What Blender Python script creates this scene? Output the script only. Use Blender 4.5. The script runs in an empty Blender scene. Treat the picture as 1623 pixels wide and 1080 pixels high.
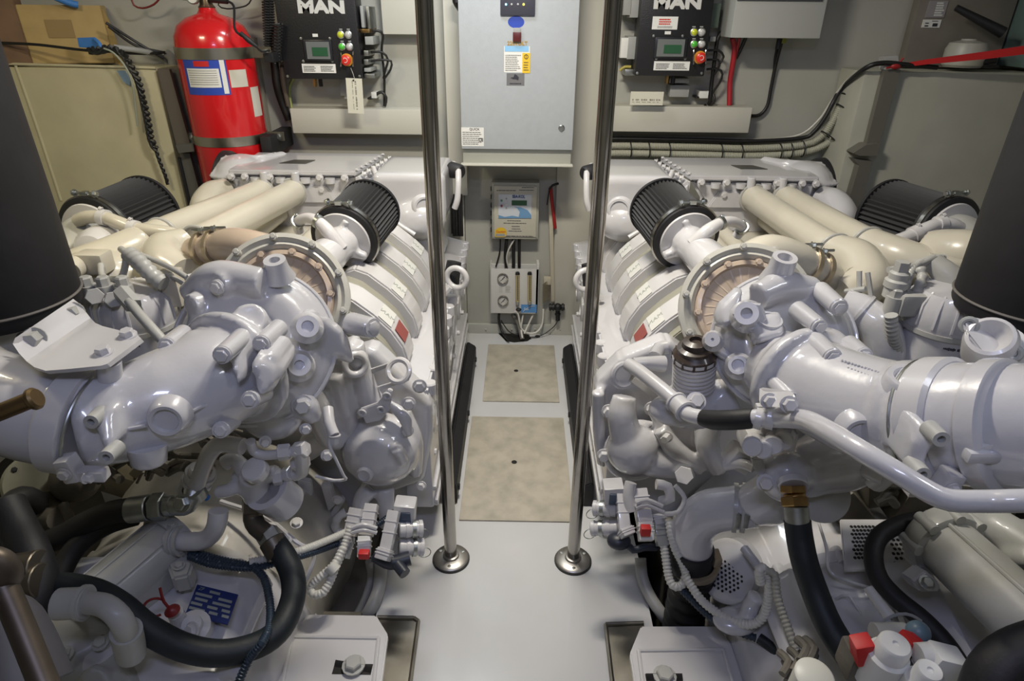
import bpy, bmesh, math, random
from mathutils import Vector, Matrix
random.seed(7)
V = Vector
PI = math.pi
C = bpy.context.scene.collection

# ---------------------------------------------------------------- camera (vanishing points measured on the photograph)
F = 1005.0; CX, CY = 811.5, 540.0; EYE = V((0, 0, 1.6))
_up = -V((792 - CX, -(2481 - CY), -F)).normalized()
_fw = V((828 - CX, CY - 20, -F)); _fw = (_fw - _fw.dot(_up) * _up).normalized()
_rt = _fw.cross(_up)
R_WC = Matrix((_rt, _fw, _up))                       # camera coordinates -> world
cam_d = bpy.data.cameras.new('camera'); cam = bpy.data.objects.new('camera', cam_d); C.objects.link(cam)
cam_d.sensor_width = 36; cam_d.lens = 36 * F / 1623; cam_d.clip_start = .02
cam.matrix_world = Matrix.Translation(EYE) @ R_WC.to_4x4()
S = bpy.context.scene
S.camera = cam
S.view_settings.view_transform = 'Standard'; S.view_settings.look = 'None'
S.view_settings.gamma = 1; S.view_settings.use_curve_mapping = False
S.view_settings.exposure = -0.02
# ---------------------------------------------------------------- world and lamps
wd = bpy.data.worlds.new('world'); S.world = wd; wd.use_nodes = True
wd.node_tree.nodes['Background'].inputs[0].default_value = (.8, .85, 1, 1)
wd.node_tree.nodes['Background'].inputs[1].default_value = .3

def area(name, loc, aim, sx, sy, power, col):
    l = bpy.data.lights.new(name, 'AREA'); l.shape = 'RECTANGLE'; l.size = sx; l.size_y = sy
    l.energy = power; l.color = col
    o = bpy.data.objects.new(name, l); C.objects.link(o); o.location = loc
    o.rotation_euler = (V(aim) - V(loc)).to_track_quat('-Z', 'Y').to_euler()
    return o
area('ceiling_lamp_aft', (0, 1.75, 2.3), (0, 1.75, 0), .40, .10, 36, (1, .93, .80))
area('ceiling_lamp_entry', (0, -.05, 2.25), (0, 1.0, .8), .5, .14, 7.5, (.60, .65, 1))
area('ceiling_lamp_port', (-1.5, 1.35, 2.3), (-1.5, 1.9, 0), .5, .2, 15, (1, .88, .6))
area('ceiling_lamp_starboard', (1.4, .6, 2.3), (1.3, .8, 0), .5, .2, 5, (.9, .93, 1))
area('ceiling_lamp_forward', (-.35, 2.55, 2.32), (-.35, 3.2, .6), .5, .15, 7, (.85, .92, 1))

# ---------------------------------------------------------------- pixel of the photograph -> point in the room
def ray(px, py):
    return R_WC @ V(((px - CX) / F, -(py - CY) / F, -1.0))
def W(px, py, Y=None, Z=None, X=None, D=None):
    d = ray(px, py)
    if Y is not None: t = Y / d.y
    elif Z is not None: t = (Z - EYE.z) / d.z
    elif X is not None: t = X / d.x
    else: t = D
    return EYE + d * t
def dep(p):                                          # depth along the lens axis
    return -((R_WC.transposed() @ (V(p) - EYE)).z)
def mm(rpx, p):                                      # size in pixels at a point -> metres
    return rpx * dep(p) / F

# ---------------------------------------------------------------- materials
MATS = {}
def mat(name, col, rough=.5, metal=0.0, coat=0.0, noise=.0, nscale=8, dark=None, bump=0.0, bscale=60, emit=None, es=1.0, alpha=None, trans=0):
    if name in MATS: return MATS[name]
    m = bpy.data.materials.new(name); m.use_nodes = True; nt = m.node_tree
    b = nt.nodes['Principled BSDF']
    b.inputs['Base Color'].default_value = (*col, 1); b.inputs['Roughness'].default_value = rough
    b.inputs['Metallic'].default_value = metal; b.inputs['Coat Weight'].default_value = coat
    b.inputs['Coat Roughness'].default_value = .06
    if trans: b.inputs['Transmission Weight'].default_value = trans
    tc = nt.nodes.new('ShaderNodeTexCoord')
    if noise or dark:
        n = nt.nodes.new('ShaderNodeTexNoise'); n.inputs['Scale'].default_value = nscale; n.inputs['Detail'].default_value = 6
        nt.links.new(tc.outputs['Object'], n.inputs['Vector'])
        r = nt.nodes.new('ShaderNodeValToRGB')
        r.color_ramp.elements[0].position = .32; r.color_ramp.elements[1].position = .62
        dk = dark or tuple(c * (1 - noise) for c in col)
        r.color_ramp.elements[0].color = (*dk, 1); r.color_ramp.elements[1].color = (*col, 1)
        nt.links.new(n.outputs['Fac'], r.inputs['Fac']); nt.links.new(r.outputs['Color'], b.inputs['Base Color'])
    if bump:
        n2 = nt.nodes.new('ShaderNodeTexNoise'); n2.inputs['Scale'].default_value = bscale; n2.inputs['Detail'].default_value = 3
        nt.links.new(tc.outputs['Object'], n2.inputs['Vector'])
        bp = nt.nodes.new('ShaderNodeBump'); bp.inputs['Strength'].default_value = bump; bp.inputs['Distance'].default_value = .004
        nt.links.new(n2.outputs['Fac'], bp.inputs['Height']); nt.links.new(bp.outputs['Normal'], b.inputs['Normal'])
    if emit:
        b.inputs['Emission Color'].default_value = (*emit, 1); b.inputs['Emission Strength'].default_value = es
    MATS[name] = m
    return m
PAINT = mat('white_engine_enamel', (.57, .565, .585), .28, 0, 1.0, .05, 5, bump=.10, bscale=55)
PAINTW = mat('white_enamel_plain', (.60, .59, .595), .28, 0, .5, .05, 6)
CREAM = mat('cream_enamel', (.58, .545, .455), .3, 0, .35, .12, 4, bump=.07)
PEACH = mat('heat_tinted_enamel', (.55, .44, .34), .3, 0, .35, .2, 5, bump=.07)
GREYW = mat('dusty_grey_white_enamel', (.43, .43, .41), .42, 0, .1, .15, 6, bump=.1)
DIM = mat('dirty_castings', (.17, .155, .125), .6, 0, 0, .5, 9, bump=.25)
BLACK = mat('black_rubber', (.012, .012, .014), .55, 0, 0, .0, bump=.15)
HOSE = mat('dark_green_black_hose', (.008, .013, .017), .55, 0, 0, .2, 30, bump=.12, bscale=120)
HOSEB = mat('worn_black_hose', (.010, .010, .012), .6, 0, 0, .2, 30, bump=.12, bscale=120)
LOOM = mat('blue_black_conduit', (.02, .035, .055), .4)
LAG = mat('dark_lagging_cloth', (.012, .0115, .014), .7, 0, 0, .5, 5, bump=.6, bscale=14)
PLEAT = mat('black_pleated_filter', (.045, .045, .047), .5)
STEEL = mat('polished_steel', (.42, .40, .37), .17, 1, 0, .12, 20)
GALV = mat('zinc_plated_steel', (.50, .52, .50), .36, 1, 0, .3, 25)
RAWST = mat('stained_steel', (.33, .31, .27), .38, 1, 0, .35, 10)
BRASS = mat('brass', (.5, .32, .13), .3, 1, 0, .3, 30)
WALLM = mat('wall_paint', (.44, .44, .395), .5, 0, 0, .06, 3, bump=.1, bscale=90)
WALLT = mat('cream_wall_lining', (.54, .53, .465), .5, 0, 0, .05, 3, bump=.06, bscale=90)
FLOORM = mat('glossy_floor_paint', (.58, .585, .59), .22, 0, .4, .08, 3)
HATCH = mat('beige_hatch_board', (.46, .42, .34), .6, 0, 0, .25, 14, bump=.1)
TANK = mat('tank_paint', (.56, .52, .35), .55, 0, 0, .12, 6, bump=.12, bscale=40)
TANKR = mat('tank_paint_grey', (.44, .44, .37), .55, 0, 0, .1, 6, bump=.12, bscale=40)
CAB = mat('cabinet_grey_enamel', (.43, .46, .49), .35, 0, .1, .04, 40, bump=.12, bscale=180)
CABD = mat('cabinet_base_grey', (.42, .43, .39), .4)
MANB = mat('black_panel', (.012, .012, .014), .42, 0, 0, bump=.2, bscale=200)
RED = mat('signal_red', (.62, .012, .016), .22, 0, .5)
REDM = mat('red_matt', (.55, .02, .02), .5)
WHITE = mat('white_label', (.75, .75, .72), .5)
INK = mat('dark_ink', (.03, .03, .04), .6)
REDINK = mat('red_ink', (.6, .05, .03), .6)
BLUEL = mat('blue_label', (.03, .07, .42), .4)
YEL = mat('yellow_label', (.75, .5, .03), .5)
LCD = mat('green_lcd', (.03, .10, .05), .25)
KRAFT = mat('cardboard', (.46, .33, .14), .75, 0, 0, .12, 12)
KRAFTD = mat('cardboard_brown', (.20, .12, .07), .75, 0, 0, .2, 12)
TAPE = mat('blue_tape', (.05, .2, .55), .5)
GREYP = mat('grey_plastic', (.33, .34, .33), .5)
CONDM = mat('beige_conduit', (.42, .42, .34), .5)
CABLE = mat('black_cable', (.012, .012, .012), .45)
WCAB = mat('white_cable', (.62, .61, .56), .4)
TEAL = mat('teal_grey_plastic', (.13, .19, .18), .5)
BRNP = mat('brown_grey_panel', (.22, .20, .17), .6, 0, 0, .2, 6)
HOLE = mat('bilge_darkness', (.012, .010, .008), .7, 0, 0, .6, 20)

# ---------------------------------------------------------------- mesh helpers
def frame(axis):
    z = V(axis).normalized()
    x = z.orthogonal().normalized() if abs(z.z) > .95 else V((0, 0, 1)).cross(z).normalized()
    return Matrix((x, z.cross(x), z)).transposed()
def B(): return bmesh.new()
def box(bm, c, s, rot=None, bev=0.0, seg=2):
    t = bmesh.new(); bmesh.ops.create_cube(t, size=1)
    bmesh.ops.scale(t, vec=V(s), verts=t.verts)
    if bev: bmesh.ops.bevel(t, geom=t.edges[:], offset=bev, segments=seg, profile=.6, affect='EDGES')
    m = Matrix.Translation(V(c)) @ (rot.to_4x4() if rot else Matrix())
    bmesh.ops.transform(t, matrix=m, verts=t.verts)
    merge(bm, t); return bm
def merge(bm, t):
    me = bpy.data.meshes.new('t'); t.to_mesh(me); t.free(); bm.from_mesh(me); bpy.data.meshes.remove(me)
def lathe(bm, o, axis, prof, seg=28, caps=True):
    """prof: (radius, height along axis)"""
    o = V(o); M = frame(axis); rings = []
    for r, h in prof:
        rings.append([bm.verts.new(o + M @ V((r * math.cos(2*PI*k/seg), r * math.sin(2*PI*k/seg), h))) for k in range(seg)])
    for a, b in zip(rings, rings[1:]):
        for k in range(seg): bm.faces.new((a[k], a[(k+1) % seg], b[(k+1) % seg], b[k]))
    if caps:
        if prof[0][0] > 1e-6: bm.faces.new(rings[0][::-1])
        if prof[-1][0] > 1e-6: bm.faces.new(rings[-1])
    return bm
def cyl(bm, p0, p1, r0, r1=None, seg=24, bev=0.0):
    p0, p1 = V(p0), V(p1); L = (p1 - p0).length; r1 = r0 if r1 is None else r1
    b = min(bev, L * .45)
    prof = [(r0 - b, 0), (r0, b), (r1, L - b), (r1 - b, L)] if b else [(r0, 0), (r1, L)]
    return lathe(bm, p0, p1 - p0, prof, seg)
def ring(bm, c, axis, ro, ri, h, seg=32):
    """flat washer / band of height h centred on c"""
    o = V(c) - V(axis).normalized() * h / 2
    lathe(bm, o, axis, [(ri, 0), (ro, 0), (ro, h), (ri, h), (ri, 0)], seg, caps=False)
def torus(bm, c, axis, R, r, seg=36, ms=10, a0=0, a1=2*PI):
    M = frame(axis); full = abs(a1 - a0 - 2*PI) < 1e-4; n = seg if full else seg + 1
    rings = []
    for i in range(n):
        a = a0 + (a1 - a0) * i / seg; d = V((math.cos(a), math.sin(a), 0))
        rings.append([bm.verts.new(V(c) + M @ (d * (R + r * math.cos(2*PI*j/ms)) + V((0, 0, r * math.sin(2*PI*j/ms))))) for j in range(ms)])
    for i in range(seg):
        a, b = rings[i], rings[(i+1) % n]
        for j in range(ms): bm.faces.new((a[j], a[(j+1) % ms], b[(j+1) % ms], b[j]))
    if not full: bm.faces.new(rings[0][::-1]); bm.faces.new(rings[-1])
def spline(pts, step=.012, closed=False):
    """centripetal-ish Catmull-Rom through the points; entries are (Vector, radius)"""
    out = []; n = len(pts)
    for i in range(n - 1):
        p1, p2 = pts[i], pts[i+1]
        p0 = pts[i-1] if i else (2*p1[0] - p2[0], p1[1]); p3 = pts[i+2] if i + 2 < n else (2*p2[0] - p1[0], p2[1])
        L = (p2[0] - p1[0]).length; k = max(2, int(L / step))
        for j in range(k):
            t = j / k; t2, t3 = t*t, t*t*t
            q = .5 * ((2*p1[0]) + (p2[0]-p0[0])*t + (2*p0[0]-5*p1[0]+4*p2[0]-p3[0])*t2 + (-p0[0]+3*p1[0]-3*p2[0]+p3[0])*t3)
            out.append((q, p1[1] + (p2[1]-p1[1]) * (3*t2 - 2*t3)))
    out.append(pts[-1]); return out
def tube(bm, pts, r, seg=16, smooth=True, step=.012, rib=None, caps=True, flat=None):
    """pts: list of Vector; r: radius or list; rib=(pitch, depth) makes a corrugated hose; flat scales the section's second axis"""
    rs = r if isinstance(r, (list, tuple)) else [r] * len(pts)
    P = [(V(p), q) for p, q in zip(pts, rs)]
    if smooth and len(P) > 2: P = spline(P, step)
    if rib:
        L = [0]
        for a, b in zip(P, P[1:]): L.append(L[-1] + (b[0] - a[0]).length)
        n = max(2, int(L[-1] / rib[0] * 4)); Q = []; j = 0
        for i in range(n + 1):
            s = L[-1] * i / n
            while j < len(L) - 2 and L[j+1] < s: j += 1
            t = (s - L[j]) / max(1e-9, L[j+1] - L[j]); t = min(max(t, 0), 1)
            Q.append((P[j][0].lerp(P[j+1][0], t), P[j][1] * (1 - t) + P[j+1][1] * t - (rib[1] if i % 4 in (2, 3) else 0)))
        P = Q
    T = []
    for i in range(len(P)):
        a = P[max(i-1, 0)][0]; b = P[min(i+1, len(P)-1)][0]; d = b - a
        T.append(d.normalized() if d.length > 1e-9 else (T[-1] if T else V((0, 0, 1))))
    n = T[0].orthogonal().normalized(); rings = []
    for i, (p, q) in enumerate(P):
        n = (n - T[i] * n.dot(T[i])); n = n.normalized() if n.length > 1e-6 else T[i].orthogonal().normalized()
        b = T[i].cross(n)
        rings.append([bm.verts.new(p + (n * math.cos(2*PI*k/seg) + b * math.sin(2*PI*k/seg) * (flat or 1)) * q) for k in range(seg)])
    for a, b in zip(rings, rings[1:]):
        for k in range(seg): bm.faces.new((a[k], a[(k+1) % seg], b[(k+1) % seg], b[k]))
    if caps: bm.faces.new(rings[0][::-1]); bm.faces.new(rings[-1])
    return bm
def ball(bm, c, r, sc=(1, 1, 1), rot=None, seg=20):
    t = bmesh.new(); bmesh.ops.create_uvsphere(t, u_segments=seg, v_segments=seg * 2 // 3, radius=r)
    bmesh.ops.scale(t, vec=V(sc), verts=t.verts)
    bmesh.ops.transform(t, matrix=Matrix.Translation(V(c)) @ (rot.to_4x4() if rot else Matrix()), verts=t.verts)
    merge(bm, t)
def prism(bm, pts, off, bev=0.0):
    """polygon of world points swept by the vector off"""
    t = bmesh.new(); a = [t.verts.new(V(p)) for p in pts]; b = [t.verts.new(V(p) + V(off)) for p in pts]
    n = len(a); t.faces.new(a); t.faces.new(b[::-1])
    for i in range(n): t.faces.new((a[i], b[i], b[(i+1) % n], a[(i+1) % n]))
    bmesh.ops.recalc_face_normals(t, faces=t.faces)
    if bev: bmesh.ops.bevel(t, geom=t.edges[:], offset=bev, segments=2, affect='EDGES')
    merge(bm, t); return bm
def hexbolt(bm, p, axis, r, h=None, washer=True):
    h = h or r * .9; ax = V(axis).normalized(); p = V(p)
    if washer: cyl(bm, p, p + ax * r * .25, r * 1.35, seg=14)
    lathe(bm, p, ax, [(r, 0), (r, h * .85), (r * .85, h)], seg=6)
def sheet(bm, pts, th, normal, bev=0.0): return prism(bm, pts, V(normal).normalized() * th, bev)

WL = {}
def base(o): return WL.get(o.name, V((0, 0, 0))) if o else V((0, 0, 0))
def obj(name, bm, m, parent=None, ang=40, smooth=True, cast=None, relax=0):
    """link a bmesh (world coordinates) as one mesh object; cast = voxel size fuses the shapes like a casting"""
    bmesh.ops.recalc_face_normals(bm, faces=bm.faces) if not cast else None
    me = bpy.data.meshes.new(name); bm.to_mesh(me); bm.free()
    if cast:
        t = bpy.data.objects.new('tmp', me); C.objects.link(t)
        md = t.modifiers.new('r', 'REMESH'); md.mode = 'VOXEL'; md.voxel_size = cast; md.use_smooth_shade = True
        if relax:
            sm = t.modifiers.new('s', 'SMOOTH'); sm.iterations = relax; sm.factor = .5
        dg = bpy.context.evaluated_depsgraph_get()
        me2 = bpy.data.meshes.new_from_object(t.evaluated_get(dg)); bpy.data.objects.remove(t); bpy.data.meshes.remove(me)
        me = me2; me.name = name
    co = [v.co for v in me.vertices]
    lo = V((min(c[i] for c in co) for i in range(3))); hi = V((max(c[i] for c in co) for i in range(3)))
    ctr = (lo + hi) / 2
    if parent is None: ctr.z = lo.z
    me.transform(Matrix.Translation(-ctr))
    me.materials.clear(); me.materials.append(m)
    if smooth:
        me.shade_smooth()
        if not cast: me.set_sharp_from_angle(angle=math.radians(ang))
    o = bpy.data.objects.new(name, me); C.objects.link(o)
    o.parent = parent; o.location = ctr - base(parent); WL[o.name] = ctr
    return o
def tag(o, label, cat, group=None, kind=None):
    o['label'] = label; o['category'] = cat
    if group: o['group'] = group
    if kind: o['kind'] = kind
    return o
def thing(name, label, cat, loc, group=None):
    o = bpy.data.objects.new(name, None); C.objects.link(o); o.location = V(loc); o.empty_display_size = .1
    WL[o.name] = V(loc); return tag(o, label, cat, group)
def sheetgrid(bm, rows, off):
    """bent plate through rows of points, thickened by the vector off"""
    off = V(off); A = [[bm.verts.new(V(p)) for p in r] for r in rows]; Bq = [[bm.verts.new(V(p) + off) for p in r] for r in rows]
    n, m = len(rows), len(rows[0])
    for i in range(n-1):
        for j in range(m-1):
            bm.faces.new((A[i][j], A[i][j+1], A[i+1][j+1], A[i+1][j])); bm.faces.new((Bq[i][j], Bq[i+1][j], Bq[i+1][j+1], Bq[i][j+1]))
    for i in range(n-1):
        bm.faces.new((A[i][0], A[i+1][0], Bq[i+1][0], Bq[i][0])); bm.faces.new((A[i][m-1], Bq[i][m-1], Bq[i+1][m-1], A[i+1][m-1]))
    for j in range(m-1):
        bm.faces.new((A[0][j], Bq[0][j], Bq[0][j+1], A[0][j+1])); bm.faces.new((A[n-1][j], A[n-1][j+1], Bq[n-1][j+1], Bq[n-1][j]))
def struct(name, bm, m, parent=None, **k):
    o = obj(name, bm, m, parent, **k)
    if parent is None: o['kind'] = 'structure'
    return o
FONT = {}
def text(s, p, right, up, size, m, parent, name='lettering', ext=.0006, bold=0, wide=1.0, align='CENTER', label=None):
    cu = bpy.data.curves.new('t', 'FONT'); cu.body = s; cu.size = size; cu.extrude = ext; cu.offset = bold * size
    cu.align_x = align; cu.align_y = 'CENTER'; cu.resolution_u = 3
    t = bpy.data.objects.new('t', cu); C.objects.link(t)
    me = bpy.data.meshes.new_from_object(t.evaluated_get(bpy.context.evaluated_depsgraph_get()))
    bpy.data.objects.remove(t); bpy.data.curves.remove(cu)
    r = V(right).normalized(); u = V(up); u = (u - r * u.dot(r)).normalized(); n = r.cross(u)
    M = Matrix((r, u, n)).transposed().to_4x4() @ Matrix.Diagonal((wide, 1, 1, 1))
    me.transform(Matrix.Translation(V(p)) @ M)
    bm = B(); bm.from_mesh(me); bpy.data.meshes.remove(me)
    o = obj(name, bm, m, parent, smooth=False)
    if label: o['label'] = label
    return o
def lines(bm, x0, x1, z0, z1, y, n, th=.0012, jit=.35):
    """rows of tiny print on a label facing the camera (a wall at depth y)"""
    for i in range(n):
        z = z0 + (z1 - z0) * (i + .5) / n; x = x0
        end = x1 - random.random() * jit * (x1 - x0)
        while x < end:
            w = (.06 + .12 * random.random()) * (x1 - x0)
            box(bm, ((x + min(x + w, end)) / 2, y, z), (min(w, end - x), .0006, th)); x += w + .02 * (x1 - x0)
# ================================================================ ROOM
YW = 3.2
def wb(bm, x0, y0, x1, y1, Yf, Yb, bev=0.0):
    a, b = W(x0, y0, Y=Yf), W(x1, y1, Y=Yf)
    box(bm, ((a.x+b.x)/2, (Yf+Yb)/2, (a.z+b.z)/2), (abs(b.x-a.x), Yb-Yf, abs(a.z-b.z)), bev=bev); return a, b
def wpoly(bm, pts, Y, th, bev=0.0):
    prism(bm, [W(x, y, Y=Y) for x, y in pts], (0, th, 0), bev)
def wtube(bm, pts, r, seg=10, rib=None, step=.015):
    """pts: (px, py, Y)"""
    tube(bm, [W(x, y, Y=Y) for x, y, Y in pts], r, seg, step=step, rib=rib)
b = B(); box(b, (0, 1.0, -.03), (.82, 4.4, .06)); struct('floor', b, FLOORM)
for s, nm in ((-1, 'left'), (1, 'right')):
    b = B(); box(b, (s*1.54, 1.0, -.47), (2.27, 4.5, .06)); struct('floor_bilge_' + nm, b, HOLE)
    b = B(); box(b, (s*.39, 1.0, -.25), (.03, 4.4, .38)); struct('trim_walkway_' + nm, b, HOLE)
    b = B(); box(b, (s*2.65, 1.0, .95), (.1, 4.5, 2.9)); struct('wall_' + nm, b, WALLM)
b = B(); box(b, (0, YW+.05, .95), (5.4, .1, 2.9)); struct('wall_back', b, WALLM)
b = B(); box(b, (0, -1.05, .95), (5.4, .1, 2.9)); struct('wall_front', b, WALLM)
b = B(); box(b, (0, 1.0, 2.42), (5.4, 4.5, .06)); struct('ceiling', b, WALLT)
# wall linings
b = B(); wb(b, 700, -40, 741, 310, 3.1, YW, .004); struct('trim_1', b, WALLT)          # casing left of the cabinet
b = B(); wb(b, 600, -40, 668, 55, 3.12, YW, .004); struct('trim_2', b, WALLT)
b = B(); wb(b, 735, 262, 900, 521, 3.185, YW, .002); struct('trim_3', b, WALLM)        # smooth panel in the passage
b = B(); wb(b, 718, 300, 741, 545, 3.16, YW, .003); struct('trim_4', b, WALLT)
b = B(); wb(b, 896, -40, 938, 532, 3.165, YW, .003); struct('trim_5', b, WALLT)
b = B(); wb(b, 742, 514, 900, 533, 3.17, YW, .003)
for x in (770, 811, 848, 888): cyl(b, W(x, 522, Y=3.17), W(x, 522, Y=3.16), .004, seg=8)
struct('baseboard_back', b, CABD)
b = B(); wb(b, 713, 312, 733, 371, 3.09, 3.1); o = struct('slot_shade', b, HOLE)  # dark sheet, shade inside the cable slot painted as colour
b = B()
for i, x in enumerate((718, 722, 727, 730)): wtube(b, [(x, 308, 3.085), (x + 1, 340, 3.08), (x + 2, 374, 3.085)], .008)
tag(obj('cable_bundle', b, CABLE), 'black cables running down the slot left of the passage panel', 'cables')
b = B(); wb(b, 1186, 230, 1330, 226, 3.195, YW); b.free()
# trunking ledges under the control boxes
def ledge(nm, x0, y0, x1, y1, lab):
    b = B(); wb(b, x0, y0, x1, y1, 3.09, YW, .004)
    return tag(obj(nm, b, WALLT), lab, 'cable trunking')
ledge('cable_trunking', 459, 172, 690, 214, 'cream cable trunking on the wall left of the grey cabinet')
ledge('cable_trunking', 958, 168, 1186, 211, 'cream cable trunking on the wall right of the grey cabinet')
# floor hatches
def hatch(x0, y0, x1, y1, hx, hy, lab):
    a = W(x0, y0, Z=.0); c = W(x1, y1, Z=.0)
    cx = (W(x0, y0, Z=0).x + W(x1, y1, Z=0).x) / 2
    ya, yc = a.y, c.y; w = lab[1] / 2
    b = B(); cx = lab[2]; h = W(hx, hy, Z=.006)
    box(b, (cx, (ya+yc)/2, .003), (w*2, abs(ya-yc), .006), bev=.002)
    o = tag(obj('floor_hatch', b, HATCH), lab[0], 'floor hatch')
    b = B(); cyl(b, h, h + V((0, 0, .0012)), .011, seg=20); ho = obj('finger_hole', b, HOLE, o, label=None) if False else obj('finger_hole', b, HOLE, o)
hatch(747, 547, 886, 639, 818, 588, ('beige floor hatch farther away, nearer the wall panel', .355, .02))
hatch(722, 826, 889, 664, 815, 733, ('beige floor hatch nearer the camera between the poles', .405, .005))
# stanchions
def pole(bx, by, lab):
    p = W(bx, by, Z=.0); t = thing('stanchion_pole', lab, 'pole', (p.x, p.y, 0), 'steel stanchion poles')
    b = B(); cyl(b, p + V((0, 0, .014)), p + V((0, 0, 2.385)), .0198, seg=40); obj('pole', b, STEEL, t)
    b = B(); lathe(b, p + V((0, 0, .004)), (0, 0, 1), [(.058, 0), (.058, .006), (.052, .011), (.027, .013), (.0255, .020), (.0205, .022)], 40); f = obj('base_flange', b, mat('brushed_flange_steel', (.5, .48, .45), .38, 1, 0, .1, 30), t)
    for k in range(3):
        a = 2*PI*k/3 + .5; q = p + V((math.cos(a)*.043, math.sin(a)*.043, .0145)); b = B()
        lathe(b, q, (0, 0, 1), [(.0065, 0), (.005, .002), (0.0005, .0025)], 12); obj('screw', b, GALV, f)
    b = B(); cyl(b, p, p + V((0, 0, .005)), .061, seg=40); obj('gasket', b, BLACK, t)
pole(715, 887, 'polished steel pole left of the floor hatches')
pole(908, 890, 'polished steel pole right of the floor hatches')

# ---------------------------------------------------------------- grey cabinet
YC = 2.9
t = thing('electrical_cabinet', 'large light grey electrical cabinet on the back wall above the passage', 'cabinet', W(818, 262, Y=3.0))
a = W(728, 262, Y=YC); c = W(908, 262, Y=YC); d0 = W(732, 236, Y=YC); top = 2.05
X0, X1 = -.232, .262
X0 = W(732, 236, Y=YC).x; X1 = W(907, 236, Y=YC).x
b = B(); box(b, ((X0+X1)/2, (YC+.02+YW)/2, (a.z+top)/2), (X1-X0-.004, YW-YC-.02, top-a.z), bev=.004); obj('cabinet_body', b, CABD, t)
b = B(); box(b, ((X0+X1)/2, YC+.008, (d0.z+top)/2), (X1-X0, .018, top-d0.z), bev=.004); door = obj('door', b, CAB, t)
b = B(); box(b, ((X0+X1)/2, YC+.004, a.z+.004), (X1-X0+.012, .04, .008), bev=.003); obj('bottom_lip', b, WALLT, t)
b = B(); p = W(890, 203, Y=YC); lathe(b, p, (0, -1, 0), [(.014, 0), (.014, .004), (.010, .008), (.0005, .008)], 20); box(b, p + V((0, -.01, 0)), (.004, .006, .016)); obj('lock', b, GALV, door)
b = B(); wb(b, 793, -30, 848, 25, YC-.012, YC, .004); pn = obj('indicator_panel', b, mat('dark_violet_grey_plastic', (.05, .05, .07), .4), t)
for x, y, e in ((802, 7, (.3, .7, 1)), (811, 7, (.5, .5, .5)), (821, 7, (.5, .5, .5)), (830, 7, (1, .85, .1)), (802, -4, (.9, .7, .2)), (811, -4, (.8, .8, .8)), (820, -4, (.8, .8, .8))):
    b = B(); q = W(x, y, Y=YC-.012); ball(b, q, .0045, seg=10)
    on = e in ((.3, .7, 1), (1, .85, .1)); obj('indicator_lamp', b, mat('lamp_%d_%d' % (x, y), e, .3, emit=e if on else None, es=2.2), pn)
b = B(); p = W(818, 35, Y=YC); lathe(b, p, (0, -1, 0), [(1, 0), (1, .0015)], 32); bmesh.ops.scale(b, vec=(.0335, 1, .0225), space=Matrix.Translation(-p), verts=b.verts); l = obj('sticker', b, BLUEL, door)
l['label'] = 'oval blue maker sticker'
b = B(); wb(b, 814, 44, 825, 53, YC-.012, YC, .001); sw = obj('switch', b, GREYP, door)
b = B(); wb(b, 813, 51, 826, 66, YC-.014, YC, .001); obj('rocker', b, mat('dark_red_rocker', (.10, .02, .02), .3), sw)
text('220VOLT', W(820, 69, Y=YC-.002), (1, 0, 0), (0, 0, 1), .021, mat('yellow_brown_print', (.42, .25, .02), .5), door, bold=.02)
b = B(); wb(b, 799, 73, 839, 115, YC-.0015, YC); l = obj('instruction_sticker', b, WHITE, door)
b = B(); wb(b, 800, 73, 838, 82, YC-.0025, YC-.001); obj('sticker_header', b, mat('sky_blue_print', (.25, .5, .78), .5), l)
b = B(); wb(b, 828, 84, 840, 116, YC-.003, YC-.001); yl = obj('warning_sticker', b, YEL, l)
b = B(); q = W(834, 90, Y=YC-.0035); torus(b, q, (0, 1, 0), .008, .0012, 16, 6); box(b, q, (.002, .001, .012)); a1, a2 = W(830, 97, Y=YC), W(838, 113, Y=YC); lines(b, a1.x, a2.x, a1.z, a2.z, YC-.0035, 4, .003); obj('symbol', b, INK, yl, smooth=False)
b = B(); a1, a2 = W(801, 86, Y=YC), W(826, 113, Y=YC); lines(b, a1.x, a2.x, a1.z, a2.z, YC-.0022, 9, .0018); obj('print', b, INK, l, smooth=False)
b = B(); wb(b, 803, 116, 831, 136, YC-.0015, YC); l = obj('emblem_plate', b, mat('silver_grey_plate', (.30, .30, .31), .35, .6), door)
b = B(); q = W(817, 124, Y=YC-.002); prism(b, [q + V(v) for v in ((-.022, 0, .002), (-.008, 0, .004), (-.004, 0, .016), (.006, 0, .012), (.014, 0, .004), (.012, 0, -.008), (.002, 0, -.004), (-.01, 0, -.004))], (0, -.001, 0)); a1, a2 = W(808, 131, Y=YC), W(826, 134, Y=YC); lines(b, a1.x, a2.x, a1.z, a2.z, YC-.002, 1, .004, 0); obj('emblem', b, INK, l, smooth=False)
b = B(); wb(b, 731, 202, 767, 232, YC-.0015, YC); l = obj('rating_label', b, WHITE, door)
b = B(); a1, a2 = W(733, 208, Y=YC), W(764, 230, Y=YC); lines(b, a1.x, a2.x, a1.z, a2.z, YC-.002, 7, .0022, .2); obj('print', b, INK, l, smooth=False)
text('QUICK', W(752, 205, Y=YC-.002), (1, 0, 0), (0, 0, 1), .014, INK, l)
text('CE', W(762, 222, Y=YC-.0025), (1, 0, 0), (0, 0, 1), .018, INK, l, bold=.02)
b = B(); wtube(b, [(722, -12, 3.0), (724, 2, 2.98), (730, 12, 3.05)], .018); tag(obj('cable_gland', b, BLACK), 'black cable gland at the top left side of the cabinet', 'cable gland')

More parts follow.
